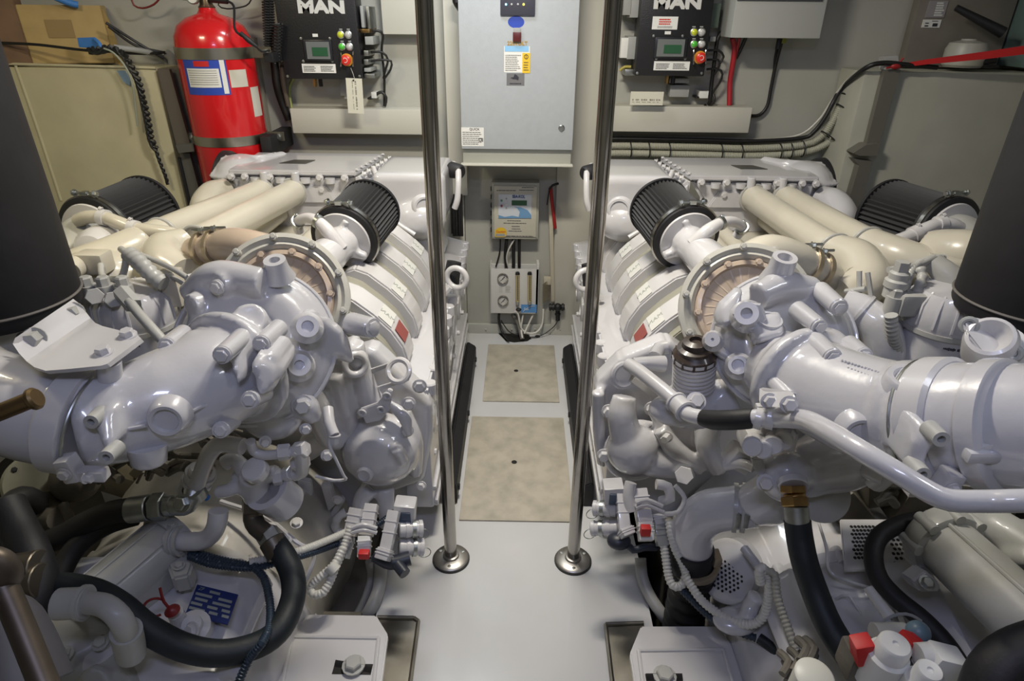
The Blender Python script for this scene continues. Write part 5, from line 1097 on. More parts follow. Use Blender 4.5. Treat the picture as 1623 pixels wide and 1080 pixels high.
# ================= GEARBOXES
def gearbox(s, lab):
    M = lambda x, y, z: V((s * x, y, z))
    G = thing('gearbox', lab, 'gearbox', M(.87, 1.1, -.05))
    b = B(); lathe(b, M(.88, .45, .05), (0, 1, 0), [(.24, 0), (.30, .03), (.325, .15), (.335, .55), (.338, .74), (.30, .78)], 64)
    box(b, M(.91, .92, -.02), (.54, .72, .30), bev=.06, seg=3)
    prism(b, [M(.60, .62, .30), M(.70, .55, .34), M(1.05, .55, .34), M(1.1, 1.15, .36), M(.68, 1.16, .36), M(.60, 1.14, .30)], (0, 0, .03), .012)
    g = obj('gearbox_casing', b, GREYW if False else PAINT, G, cast=.011, relax=4)
    b = B(); lathe(b, M(.90, 1.17, .05), (0, 1, 0), [(.28, 0), (.345, .0), (.350, .03), (.335, .04), (.340, .14), (.355, .22), (.375, .32), (.375, .40), (.36, .44)], 64)
    for k in range(14): a_ = 2*PI*k/14; cyl(b, M(.90, 1.165, .05) + V((math.cos(a_)*.337, 0, math.sin(a_)*.337)), M(.90, 1.215, .05) + V((math.cos(a_)*.337, 0, math.sin(a_)*.337)), .014, seg=10)
    obj('bell_housing', b, mat('dusty_casting', (.44, .42, .38), .45, 0, .2, .35, 7, bump=.15) if s < 0 else PAINT, G)
    # foot
    if s < 0: pts = ((489, 973), (596, 975), (615, 1006), (600, 1120), (415, 1120), (437, 1060), (455, 1006)); rec = ((463, 1010), (600, 1012), (588, 1120), (440, 1120)); slot = ((530, 1056), (588, 1066)); tray = ((598, 979), (656, 980), (663, 985), (645, 1120), (560, 1120)); bc = (561, 1058)
    else: pts = ((1016, 992), (1136, 992), (1160, 1020), (1190, 1120), (1012, 1120), (998, 1036)); rec = ((1012, 1032), (1146, 1030), (1172, 1120), (1024, 1120)); slot = ((1024, 1078), (1082, 1078)); tray = ((960, 990), (1020, 988), (1060, 1120), (975, 1120)); bc = (1053, 1075)
    b = B(); prism(b, [PZ(x, y, .16) for x, y in pts], (0, 0, -.022), .004); A = [PZ(x, y, .16) for x, y in pts]
    ft = obj('mounting_foot', b, PAINTW, G)
    b = B(); R = [PZ(x, y, .162) for x, y in rec]
    for i in (0, 1, 3): tube(b, [R[i], R[(i+1) % 4]], .0055, 8, False)
    obj('foot_rib', b, PAINTW, ft)
    b = B(); prism(b, [PZ(x, y, .1605) for x, y in rec], (0, 0, .0012), .0005); obj('foot_pad', b, PAINTW, ft)
    q0, q1 = PZ(*slot[0], .1625), PZ(*slot[1], .1625); b = B(); tube(b, [q0, q1], .014, 16, False, flat=.15); box(b, (q0+q1)/2, ((q1-q0).length, .028, .001)); obj('slot', b, HOLE, ft)
    q = PZ(*bc, .163); b = B(); cyl(b, q, q + V((0, 0, .005)), .026, seg=24); hexbolt(b, q + V((0, 0, .004)), (0, 0, 1), .021, .018); obj('mounting_bolt', b, GALV if False else GREYW, ft)
    b = B(); c = sum((PZ(x, y, .08) for x, y in pts[:2] + pts[3:5]), V((0, 0, 0))) / 4; c.z = .07; cx = s * .49
    cyl(b, (cx, 1.08, .02), (cx, 1.08, .135), .085, .075, seg=36); obj('rubber_mount', b, GREYP, G)
    b = B(); prism(b, [PZ(x, y, .02) for x, y in tray], (0, 0, -.012), .002); T = [PZ(x, y, .022) for x, y in tray]
    for i in ((0, 1), (1, 2), (2, 3)) if s < 0 else ((0, 1), (0, 3)): tube(b, [T[i[0]], T[i[1]]], .006, 8, False)
    tag(obj('drip_tray', b, RAWST), 'stained steel drip tray under the %s gearbox foot' % ('left' if s < 0 else 'right'), 'tray')
    b = B(); box(b, (s*.52, 1.0, -.05), (.14, .6, .125), bev=.01); o = obj('trim_mount_block', b, DIM); o['kind'] = 'structure'
    b = B(); prism(b, [M(.55, .7, .05), M(.55, 1.25, .05), M(.66, 1.25, .22), M(.66, .7, .22)], (s*.05, 0, -.05), .01); obj('web_plate', b, PAINT, G)
    return G
GL = gearbox(-1, 'white gearbox with a blue data plate, front of the left engine')
GR = gearbox(1, 'white gearbox with a perforated panel, front of the right engine')
# seam on casing, data plate, dipstick
b = B(); Q = [PZ(*p, .395) for p in ((313, 928), (378, 944), (361, 992), (294, 975))]
N = (Q[1]-Q[0]).cross(Q[3]-Q[0]).normalized(); N = N if N.z > 0 else -N
prism(b, Q, (0, 0, .003), .0005); dp = obj('data_plate', b, mat('navy_plate', (.015, .03, .16), .35, .2), GL)
b = B(); uu, vv = Q[1]-Q[0], Q[3]-Q[0]
for v0, segs in ((.10, ((.35, .6),)), (.26, ((.05, .45), (.6, .92))), (.42, ((.08, .38), (.5, .92))), (.58, ((.03, .3), (.42, .66), (.76, .95))), (.74, ((.03, .4), (.5, .7), (.8, .96)))):
    for a, e in segs:
        o_ = Q[0] + V((0, 0, .0035)); prism(b, [o_ + uu*a + vv*v0, o_ + uu*e + vv*v0, o_ + uu*e + vv*(v0+.085), o_ + uu*a + vv*(v0+.085)], (0, 0, .0006))
obj('data_field', b, mat('grey_fields', (.28, .32, .34), .4, .3), dp, smooth=False)
text('ZF', Q[0] + uu*.14 + vv*.12 + V((0, 0, .0036)), uu, -vv, .012, mat('grey_fields', (.28, .32, .34), .4, .3), dp)
b = B(); p = PZ(285, 985, .40); cyl(b, PZ(290, 998, .37), PZ(278, 972, .44), .020, .016, seg=16); lathe(b, PZ(310, 1000, .37), (0.2, -.4, 1), [(.04, 0), (.036, .03), (.022, .036), (.02, .05)], 20); hexbolt(b, PZ(305, 1000, .41), (-.3, -.6, .5), .014); db = obj('dipstick_boss', b, PAINT, GL)
b = B(); p = PZ(274, 970, .455); lathe(b, p, (0, -.2, 1), [(.012, 0), (.016, .004), (.010, .012), (.005, .016)], 16); tube(b, [p, p + V((-.012, 0, .03)), p + V((-.018, .01, .06))], .003, 8); torus(b, p + V((-.035, 0, .012)), (.4, -1, .2), .022, .003, 20, 6, .5, 5.0); obj('dipstick_handle', b, mat('dark_red_plastic', (.22, .02, .02), .4), GL)
b = B(); TZ(b, [(350, 795, .42), (420, 820, .41), (470, 860, .38), (498, 880, .33), (480, 930, .28)], .006, 8); obj('casting_rim', b, PAINT, GL)
for x, y in ((452, 858), (470, 830), (428, 838)): bolts([PZ(x, y, .42)], (.2, -.3, 1), .012, GL, nm='casing_bolt')
# left oil cooler
b = B(); a, e = PZ(150, 960, .43), PZ(270, 856, .45); d = (e-a).normalized(); sd = d.cross(V((0, 0, 1))).normalized()
tube(b, [a, e], .066, 28, False); prism(b, [a - sd*.066, a + sd*.066, e + sd*.066, e - sd*.066], (0, 0, -.07), .01); oc = obj('oil_cooler', b, GREYW, GL)
for k in (-.045, .0, .045):
    b = B(); tube(b, [a + sd*k + V((0, 0, math.sqrt(.067**2-k*k))), e + sd*k + V((0, 0, math.sqrt(.067**2-k*k)))], .0028, 6, False); obj('cooler_groove', b, GREYW, oc)
b = B(); lathe(b, e, d, [(.074, -.012), (.078, .0), (.074, .022), (.05, .03)], 28); hexbolt(b, e + V((0.03, -.02, .066)), (0, 0, 1), .009); obj('cooler_end', b, GREYW, oc)
b = B(); TZ(b, [(262, 858, .47), (285, 858, .48)], .034, 20, smooth=False); TZ(b, [(282, 858, .48), (318, 858, .49), (335, 848, .51), (344, 830, .55), (346, 810, .58)], .022, 16); obj('cooler_elbow', b, PAINTW, GL)
for x in (275, 286): b = B(); ring(b, PZ(x, 858, .48), (1, 0, .05), .036, .03, .008, 24); obj('clamp_band', b, GREYW, GL)
b = B(); prism(b, [PZ(x, y, .45) for x, y in ((264, 895), (290, 878), (306, 892), (300, 912), (272, 918))], (0, 0, -.05), .006); hexbolt(b, PZ(284, 898, .453), (0, 0, 1), .010); obj('cooler_bracket', b, GREYW, GL)
# front left elbow and casting
b = B(); TZ(b, [(92, 958, .60), (138, 956, .60)], .029, 20, smooth=False); TZ(b, [(136, 956, .60), (165, 960, .61), (188, 978, .60), (200, 1002, .55), (202, 1020, .44)], .021, 18); TZ(b, [(200, 1000, .55), (208, 1036, .46)], .028, 20, smooth=False)
ring(b, PZ(133, 956, .60), (1, 0, 0), .033, .025, .008, 24); obj('coolant_elbow', b, GREYW, GL)
b = B(); prism(b, [PZ(x, y, .38) for x, y in ((75, 985), (120, 970), (215, 1020), (225, 1090), (180, 1140), (40, 1140))], (0, 0, -.12), .015); ball(b, PZ(130, 1010, .36), .07); box(b, PZ(70, 1050, .38), (.10, .10, .05), bev=.01)
TZ(b, [(130, 1080, .39), (150, 1060, .40), (170, 1075, .38)], .012, 8); cvr = obj('control_valve_body', b, GREYW, GL, cast=.008, relax=3)
bolts([PZ(104, 1038, .40), PZ(160, 1020, .40), PZ(95, 1000, .40)], (0, -.3, 1), .013, cvr, m=GREYW)
# fuel pre-filter, cap and unions in front of the left engine
b = B(); TZ(b, [(400, 752, .66), (402, 775, .60), (408, 790, .57)], .030, 16); TZ(b, [(372, 760, .62), (440, 750, .64)], .020, 14, smooth=False); ball(b, PZ(402, 768, .61), .038)
TZ(b, [(345, 780, .60), (362, 778, .61), (380, 770, .62)], .016, 12); vlv = obj('filter_body', b, PAINTW, EL, cast=.006, relax=2)
b = B(); p = PZ(405, 746, .69); lathe(b, p, V((-.1, -.5, .8)), [(.028, -.01), (.028, .01), (.025, .013), (.0005, .014)], 28); obj('round_cap', b, PAINTW, vlv)
b = B(); p, q = PZ(422, 775, .60), PZ(456, 800, .52); cyl(b, p, q, .050, .050, seg=32, bev=.012); cyl(b, p, p + (q-p)*.25, .053, seg=32); obj('filter_cup', b, PAINT, vlv)
for a, e, r in (((432, 758, .63), (447, 755, .63), .020), ((450, 753, .63), (462, 750, .64), .017), ((348, 781, .60), (360, 779, .60), .014), ((366, 776, .61), (374, 772, .61), .018)): nut('hex_nut', PAINTW, vlv, PZ(*a), PZ(*e), r)
b = B(); TZ(b, [(466, 752, .64), (478, 748, .65), (478, 730, .70), (476, 712, .74)], .016, 12); TZ(b, [(478, 714, .73), (455, 718, .73), (420, 722, .72), (402, 715, .73), (397, 700, .76)], .011, 12); obj('fuel_pipe', b, PAINTW, EL)
for a, e, r in (((440, 718, .73), (460, 716, .73), .018), ((468, 715, .73), (486, 712, .74), .019), ((466, 735, .68), (486, 732, .69), .018)): nut('union_nut', PAINTW, EL, PZ(*a), PZ(*e), r)
piece('coolant_pipe', PAINTW, EL, 'Z', [(356, 735, .66), (372, 728, .67), (385, 745, .65), (395, 760, .63)], .018)
b = B(); TZ(b, [(312, 770, .60), (322, 742, .66), (335, 715, .72), (352, 704, .74), (385, 708, .74)], .019, 16); obj('coolant_pipe', b, PAINTW, EL)
b = B(); p, q = PZ(308, 772, .58), PZ(322, 744, .63); cyl(b, p, q, .032, seg=20, bev=.004); ring(b, p.lerp(q, .3), q-p, .036, .03, .008, 20); ring(b, p.lerp(q, .7), q-p, .036, .03, .008, 20); obj('hose_union', b, PAINTW, EL)
piece('blue_plug', TAPE, EL, 'Z', [(324, 786, .57), (329, 790, .56)], .008, 10)
# hoses on the left, things of their own
def hose(nm, m, lab, pts, r, fit=(), cat='hose', kind='D', rib=None, seg=18):
    t = thing(nm, lab, cat, W(pts[0][0], pts[0][1], **{kind: pts[0][2]}))
    b = B(); {'Z': TZ, 'Y': TY, 'D': TD}[kind](b, pts, r, seg, rib=rib); obj('hose_body', b, m, t)
    for (a, e, rr, mm_, sg) in fit:
        b = B(); f_ = {'Z': PZ, 'Y': PY, 'D': P3}[kind]; cyl(b, f_(*a), f_(*e), rr, seg=sg, bev=.002); obj('fitting', b, mm_, t)
    return t
DK = mat('dark_bronze_fitting', (.16, .14, .11), .4, .8)
hL = hose('hydraulic_hose', HOSE, 'thick black hose arching over the left gearbox data plate', [(436, 862, 1.50), (452, 885, 1.48), (464, 915, 1.46), (464, 950, 1.43), (445, 995, 1.38), (410, 1022, 1.35), (350, 1036, 1.32), (290, 1026, 1.30), (232, 996, 1.28), (190, 962, 1.27), (150, 940, 1.28), (100, 930, 1.30), (55, 932, 1.33)], .0275,
     [((402, 792, 1.52), (402, 812, 1.52), .028, DK, 6), ((421, 842, 1.51), (432, 860, 1.50), .028, GALV, 6), ((430, 856, 1.5), (444, 880, 1.49), .030, DK, 20)])
b = B(); TD(b, [(402, 808, 1.52), (401, 822, 1.52), (408, 836, 1.51), (424, 848, 1.50)], .023, 14); obj('elbow_fitting', b, DK, hL)
hL2 = hose('hydraulic_hose', HOSEB, 'black hose with silver end running left below the exhaust', [(212, 808, 1.50), (180, 812, 1.50), (140, 828, 1.50), (95, 852, 1.52), (50, 866, 1.54), (5, 862, 1.56)], .028,
     [((238, 805, 1.50), (205, 809, 1.50), .031, GALV, 20), ((262, 803, 1.50), (242, 805, 1.50), .034, GALV, 6), ((274, 802, 1.5), (262, 803, 1.5), .024, GALV, 20)])
b = B(); TD(b, [(272, 802, 1.50), (292, 803, 1.49), (302, 795, 1.49), (306, 778, 1.50)], .022, 14); hexbolt(b, P3(289, 798, 1.46), (-.1, -.8, .5), .016); ring(b, P3(306, 780, 1.50), (0, -.3, 1), .030, .02, .03, 20); obj('elbow_fitting', b, GALV, hL2)
hose('hydraulic_hose', HOSEB, 'second black hose sloping down behind the left oil cooler', [(215, 818, 1.53), (170, 832, 1.52), (130, 858, 1.50), (105, 890, 1.48), (88, 930, 1.45)], .024)
hose('hydraulic_hose', HOSEB, 'thick dark hose at the far left edge below the exhaust', [(10, 800, 1.35), (30, 840, 1.33), (50, 880, 1.30), (62, 930, 1.28), (40, 980, 1.25)], .036, [((30, 905, 1.27), (64, 900, 1.27), .036, DK, 16), ((28, 925, 1.26), (66, 920, 1.26), .034, DK, 16)])
hose('hydraulic_hose', HOSEB, 'dark hose stub rising at the left edge beside the flange cover', [(-20, 830, 1.5), (10, 808, 1.52), (35, 790, 1.56), (60, 800, 1.6)], .03)
b = B(); c = P3(58, 765, 1.66); lathe(b, c, toeye(c), [(.074, -.05), (.076, 0), (.070, .008), (.0005, .010)], 36); fc_ = tag(obj('flange_cover', b, mat('dim_grey_enamel', (.25, .25, .20), .5, 0, 0, .3, 8)), 'round grey bolted cover beneath the left exhaust pipe', 'cover')
for k in range(5):
    a = k * 1.257 + .3; u_ = toeye(c).orthogonal().normalized(); w_ = u_.cross(toeye(c)); bolts([c + (u_*math.cos(a) + w_*math.sin(a))*.060 + toeye(c)*.006], toeye(c), .007, fc_, m=BLACK)
b = B(); TD(b, [(70, 795, 1.66), (75, 815, 1.64), (95, 822, 1.6)], [.05, .045, .03]); ball(b, P3(120, 760, 1.66), .06); TD(b, [(100, 800, 1.6), (112, 830, 1.58), (98, 850, 1.56)], .012); obj('pump_body', b, DIM, fc_)
# blue black looms
def loomf(lab, pts, r, m=LOOM, kind='Z'):
    b = B(); {'Z': TZ, 'D': TD}[kind](b, pts, r, 10, rib=(.007, .0016), step=.03); return tag(obj('wiring_conduit', b, m), lab, 'conduit')
for i in range(3):
    loomf(('blue black ribbed conduit beside the data plate, uppermost of three', 'blue black ribbed conduit beside the data plate, middle of three', 'blue black ribbed conduit beside the data plate, lowest of three')[i], [(300, 870 + 6*i, .46), (330, 882 + 6*i, .45), (370, 892 + 4*i, .44), (410, 898 + 2*i, .43)], .0085)
loomf('blue black ribbed conduit curving down across the big hose', [(400, 898, .44), (418, 915, .43), (427, 950, .42), (428, 990, .42), (415, 1020, .44), (395, 1045, .40), (375, 1090, .36)], .0095)
loomf('blue black conduit running right under the left connectors', [(405, 902, .43), (440, 892, .42), (490, 878, .38), (530, 864, .33), (580, 845, .30), (640, 800, .30)], .009)
loomf('white ribbed conduit tied beside the blue black one', [(395, 892, .44), (430, 885, .43), (480, 872, .40), (530, 852, .36), (560, 838, .34)], .010, WCAB)
b = B(); TZ(b, [(352, 1068, .33), (372, 1060, .35), (388, 1070, .34)], .022); tag(obj('cable_gland', b, PAINTW), 'white gland where the lower conduit leaves the left gearbox', 'cable gland')
# brackets and rods between pump and gearbox (left)
b = B()
for pts in (((470, 760), (492, 765), (500, 840), (490, 848)), ((508, 770), (524, 768), (532, 800), (520, 812)), ((520, 820), (540, 790), (546, 796), (510, 850), (500, 842))): prism(b, [PY(x, y, 1.48) for x, y in pts], (0, .02, 0), .003)
bk = obj('support_bracket', b, PAINT, EL)
bolts([PY(x, y, 1.465) for x, y in ((496, 832), (535, 792), (498, 845), (475, 780))], OUT, .012, bk)
piece('coolant_hose', PAINTW, EL, 'Y', [(548, 812, 1.46), (536, 820, 1.45), (532, 838, 1.45), (548, 850, 1.44), (560, 848, 1.44)], .014, 12, rib=(.03, .002))
# connector cluster, left
def white_plug(E_, a, e, w, m=PAINTW, nm='connector'):
    p, q = P3(*a), P3(*e); d = (q-p).normalized(); b = B(); M_ = frame(d); box(b, (p+q)/2, (w, w*.8, (q-p).length), rot=M_, bev=.003)
    for k in (.25, .5): box(b, p.lerp(q, k), (w*1.12, w*.9, .004), rot=M_, bev=.001)
    return obj(nm, b, m, E_)
CLm = mat('clear_grey_plastic', (.30, .31, .31), .25, coat=.4)
white_plug(EL, (566, 806, 1.74), (556, 850, 1.72), .036); white_plug(EL, (552, 850, 1.72), (543, 885, 1.70), .034, CLm)
white_plug(EL, (590, 800, 1.76), (580, 850, 1.72), .036); w2 = white_plug(EL, (578, 850, 1.72), (577, 884, 1.70), .034, WHITE)
b = B(); box(b, P3(577, 879, 1.68), (.028, .02, .02), bev=.003); obj('red_lock', b, REDM, w2)
white_plug(EL, (625, 810, 1.74), (610, 880, 1.70), .032); white_plug(EL, (612, 870, 1.70), (606, 888, 1.69), .038)
b = B(); TD(b, [(557, 838, 1.68), (575, 832, 1.68), (597, 838, 1.69)], .006, 8); TD(b, [(557, 845, 1.68), (575, 840, 1.68), (597, 845, 1.69)], .006, 8); obj('cable_tie', b, PAINTW, EL)
b = B(); TD(b, [(543, 870, 1.68), (530, 895, 1.66), (508, 915, 1.65), (493, 930, 1.65), (497, 942, 1.64), (512, 940, 1.64), (524, 920, 1.65), (530, 905, 1.66), (545, 868, 1.69), (556, 835, 1.71)], .0115, 12, rib=(.009, .0018)); tag(obj('wiring_conduit', b, WCAB), 'white ribbed conduit loop hanging above the left floor opening', 'conduit')
b = B(); TD(b, [(522, 896, 1.65), (532, 906, 1.65)], .017, 12); tag(obj('cable_tie', b, WCAB), 'white clip on the ribbed loop above left floor opening', 'cable tie')
def coupling(E_, a, e, r):
    p, q = P3(*a), P3(*e); b = B(); cyl(b, p, q, r, seg=20, bev=.003); c = obj('test_coupling', b, PAINTW, E_); d = (q-p).normalized()
    for k, rr, m in ((.35, 1.12, PAINTW), (.62, 1.15, GALV), (.9, 1.1, PAINTW)): b = B(); ring(b, p.lerp(q, k), d, r*rr, r*.8, .010, 20); obj('coupling_ring', b, m, c)
    b = B(); torus(b, q + V((0, 0, -.02)), (.2, -1, 0), .018, .0012, 20, 5); obj('wire_loop', b, GALV, c)
coupling(EL, (632, 840, 1.76), (670, 838, 1.78), .022); coupling(EL, (632, 868, 1.76), (672, 868, 1.78), .022)
b = B(); p = P3(642, 812, 1.78); box(b, p, (.06, .05, .08), rot=Matrix.Rotation(.1, 3, 'Y'), bev=.006); r1 = obj('relay_box', b, PAINTW, EL)
b = B(); box(b, p + V((0, -.022, -.002)), (.040, .014, .045), bev=.002); obj('relay_face', b, mat('slate_blue_plastic', (.06, .09, .14), .35), r1)
b = B(); TD(b, [(595, 880, 1.74), (620, 892, 1.73), (650, 885, 1.74)], .02); TD(b, [(630, 895, 1.72), (642, 910, 1.70)], .016); tag(obj('plastic_connector', b, mat('dark_blue_black_plastic', (.025, .03, .045), .4)), 'dark blue black connector below the left test couplings', 'connector')
b = B(); TZ(b, [(598, 880, .1), (603, 905, .06), (600, 935, .03), (588, 965, .01), (575, 985, -.05)], .02, 14); tag(obj('drain_hose', b, mat('grey_translucent_hose', (.36, .36, .35), .35)), 'grey hose along the edge of the left floor opening, outer', 'hose')
b = B(); TZ(b, [(585, 890, .1), (588, 915, .04), (580, 945, .0), (566, 975, -.05)], .012, 12); tag(obj('drain_hose', b, mat('grey_translucent_hose', (.36, .36, .35), .35)), 'thinner grey hose inside the left floor opening', 'hose')
# rods near the camera
b = B(); tube(b, [P3(-40, 670, .80), P3(52, 633, .80)], .011, 20, False); cyl(b, P3(48, 635, .80), P3(60, 630, .80), .0145, seg=20, bev=.003)
tag(obj('brass_rod', b, mat('aged_brass', (.22, .15, .07), .35, .8, noise=.3, nscale=20)), 'brass rod end reaching in from the left over the exhaust', 'rod')
b = B(); tube(b, [P3(-20, 895, .75), P3(8, 935, .75), P3(85, 1120, .72)], .0145, 20); ball(b, P3(-4, 905, .75), .026, (1, .8, 1.3)); tag(obj('handrail_rod', b, mat('tarnished_tan_metal', (.11, .09, .07), .45, .7, noise=.3, nscale=15)), 'tarnished metal handle at the bottom left corner', 'rod')
b = B(); TD(b, [(-60, 960, .95), (10, 1000, .95), (40, 1100, .93)], [.03, .05, .06]); tag(obj('grey_pipe', b, mat('dark_slate_paint', (.07, .07, .085), .5)), 'grey pipe behind the tarnished handle, bottom left', 'pipe')
# ================= RIGHT engine front
b = B()
prism(b, [PY(x, y, 1.60) for x, y in ((943, 612), (985, 570), (1060, 540), (1150, 600), (1160, 700), (1100, 760), (1000, 760), (953, 738), (944, 690))], (0, .08, 0), .01)
tube(b, [PY(948, 620, 1.58), PY(950, 690, 1.58), PY(956, 735, 1.58)], .02, 12)
prism(b, [PY(x, y, 1.50) for x, y in ((1040, 680), (1052, 655), (1110, 640), (1180, 660), (1190, 700), (1150, 740), (1100, 750), (1060, 740))], (0, .10, 0), .012)
tube(b, [PY(1045, 680, 1.49), PY(1070, 715, 1.48), PY(1110, 740, 1.49)], [.02, .03, .03], 14)
tube(b, [PY(1140, 745, 1.46), PY(1120, 700, 1.47), PY(1135, 660, 1.5)], [.03, .035, .03], 14)
gcr = obj('gear_case', b, PAINT, ER, cast=.007, relax=3)
b = B(); ball(b, PY(1003, 712, 1.50), .078, (1, .9, 1.0)); ball(b, PY(1055, 728, 1.50), .072, (1.5, .8, .8)); tube(b, [PY(990, 628, 1.53), PY(986, 660, 1.51), PY(995, 700, 1.5)], [.034, .042, .05], 18)
tube(b, [PY(1028, 640, 1.54), PY(1045, 665, 1.52), PY(1050, 700, 1.5)], [.018, .022, .03], 12); torus(b, PY(1010, 715, 1.55), (.1, -1, .1), .095, .012, 36, 10)
wpr = obj('water_pump_housing', b, PAINT, ER, cast=.0065, relax=4)
nut('hex_nut', PAINT, wpr, PY(1090, 750, 1.50), PY(1084, 754, 1.42), .027)
bolts([PY(x, y, 1.53) for x, y in ((965, 652), (957, 722), (1033, 648))], V((-.1, -1, .2)), .016, gcr, h=.02)
bolts([PY(1058, 692, 1.44)], V((-.6, -1, .2)), .012, gcr, h=.03)
# oil filler
c = P3(1098, 625, 1.50); ax = V((-.12, -.10, 1)).normalized()
b = B(); lathe(b, c, ax, [(.075, -.05), (.062, 0), (.045, .012), (.044, .03)], 36); prism(b, [P3(x, y, 1.46) for x, y in ((1120, 640), (1150, 612), (1165, 625), (1180, 660), (1120, 668))], (0, .06, 0), .008); ball(b, P3(1075, 650, 1.48), .05, (1.4, 1, .7)); fn_ = obj('filler_base', b, PAINT, ER, cast=.006, relax=3)
b = B(); prof = []
for i in range(7): prof += [(.045, .024 + .011*i), (.049, .027 + .011*i), (.049, .031 + .011*i), (.045, .034 + .011*i)]
prof += [(.050, .104), (.050, .112)]; lathe(b, c, ax, prof, 40); obj('filler_neck', b, PAINTW, ER)
b = B(); lathe(b, c + ax*.100, ax, [(.049, 0), (.049, .018), (.040, .026), (.040, .034), (.030, .038), (.028, .050), (.014, .054), (.012, .046), (.0005, .046)], 40)
u = ax.orthogonal().normalized(); w = ax.cross(u)
for k in range(12): r_ = u*math.cos(k*PI/6) + w*math.sin(k*PI/6); box(b, c + ax*.110 + r_*.049, (.005, .005, .016))
obj('filler_cap', b, mat('dark_brown_plastic', (.05, .035, .028), .35, coat=.3), ER)
# lifting eye and hooked pipe
b = B(); torus(b, P3(988, 595, 1.58), V((.3, -.9, .3)), .028, .008, 28, 8); prism(b, [P3(x, y, 1.58) for x, y in ((1000, 606), (1006, 598), (1050, 628), (1046, 640))], (0, .008, 0), .001); obj('lifting_eye', b, PAINTW, ER)
b = B(); TD(b, [(1058, 550, 1.60), (1045, 553, 1.60), (1038, 566, 1.58)], .018, 12); TD(b, [(1052, 577, 1.56), (1025, 576, 1.55), (1003, 577, 1.54)], [.021, .017, .015], 14); obj('pipe_stub', b, PAINTW, ER)
b = B(); pp_ = [(996, 578, 1.54), (1015, 590, 1.50), (1050, 618, 1.44), (1075, 640, 1.40), (1088, 655, 1.37), (1100, 660, 1.35), (1120, 663, 1.33)]; TD(b, pp_, .0165, 18); vp_ = obj('coolant_vent_pipe', b, PAINTW, ER)
b = B(); q, q2 = P3(1072, 638, 1.405), P3(1086, 652, 1.375); tube(b, [q, q2], .022, 20, False); ring(b, q, q2-q, .025, .018, .006, 20); ring(b, q2, q2-q, .025, .018, .006, 20); obj('pipe_sleeve', b, PAINTW, vp_)
bolts([P3(1103, 637, 1.40)], (-.1, -.7, .6), .016, vp_, h=.02)
b = B(); TD(b, [(1112, 662, 1.34), (1130, 666, 1.31), (1160, 666, 1.27), (1185, 664, 1.25), (1196, 663, 1.24)], [.017, .0205, .0205, .0205, .019], 20); tag(obj('rubber_sleeve', b, BLACK), 'short black rubber sleeve joining white pipes, front of right engine', 'sleeve')
b = B(); TD(b, [(1190, 663, 1.245), (1204, 663, 1.235), (1236, 663, 1.20), (1275, 666, 1.12), (1310, 682, 1.04), (1360, 712, .965), (1420, 748, .92), (1472, 780, .90), (1505, 793, .89), (1560, 795, .88), (1700, 794, .86), (2100, 800, .95)], [.017, .0185, .019, .0185, .0175, .0165, .016, .016, .016, .016, .016, .016], 24); cp = tag(obj('coolant_return_pipe', b, PAINT), 'long white pipe sloping across the right exhaust to the right edge', 'pipe')
for x, D in ((1203, 1.236), (1222, 1.215)): b = B(); ring(b, P3(x, 663, D), (1, -.5, 0), .0225, .017, .014, 24); box(b, P3(x, 645, D), (.012, .014, .010), bev=.002); obj('clamp_band', b, PAINTW, cp)
b = B(); prism(b, [P3(x, y, D) for x, y, D in ((1206, 624, 1.22), (1212, 622, 1.21), (1258, 628, 1.15), (1264, 634, 1.14), (1256, 650, 1.13), (1205, 645, 1.20))], (0, .014, .004), .002); bp = obj('bracket_plate', b, PAINTW, ER)
bolts([P3(1219, 636, 1.19), P3(1250, 641, 1.135)], (-.1, -.9, .35), .012, bp, h=.014)
# cluster of hex ends beneath the exhaust neck
b = B()
for x, y, r_ in ((1245, 690, .02), (1228, 697, .02), (1212, 705, .018), (1195, 700, .02)): cyl(b, P3(x, y, 1.30), P3(x - 3, y + 10, 1.26), r_, seg=14, bev=.003)
box(b, P3(1215, 690, 1.34), (.11, .06, .05), bev=.01); obj('sender_cluster', b, PAINTW, ER)
b = B(); box(b, P3(1172, 725, 1.45), (.06, .05, .05), bev=.008, rot=Matrix.Rotation(.5, 3, 'Y')); TD(b, [(1150, 738, 1.45), (1175, 735, 1.42), (1195, 742, 1.4)], .012, 10); obj('sensor', b, PAINTW, ER)
b = B(); ball(b, P3(1290, 730, 1.5), .02); TD(b, [(1380, 700, 1.50), (1335, 722, 1.46), (1280, 742, 1.42), (1245, 752, 1.40)], [.085, .082, .065, .052], 32); TD(b, [(1215, 738, 1.38), (1235, 760, 1.38)], [.016, .022], 12); ball(b, P3(1245, 755, 1.39), .058); TD(b, [(1248, 750, 1.38), (1256, 778, 1.36)], [.05, .034], 20)
TD(b, [(1205, 760, 1.42), (1240, 755, 1.40)], [.03, .04], 16); hx = obj('heat_exchanger_pipe', b, PAINT, ER, cast=.0075, relax=4)
b = B(); c = P3(1302, 786, 1.44); lathe(b, c, (-.2, -.8, .6), [(.060, 0), (.060, .006), (.057, .008), (.0005, .008)], 36); obj('end_disc', b, GREYW, hx)
b = B(); c = P3(1205, 728, 1.37); prism(b, [P3(x, y, 1.37) for x, y in ((1192, 728), (1208, 728), (1216, 745), (1206, 758), (1196, 745))], (0, .02, 0), .003); hexbolt(b, P3(1213, 765, 1.36), (-.2, -.8, .4), .014, .02); obj('end_bracket', b, PAINTW, hx)
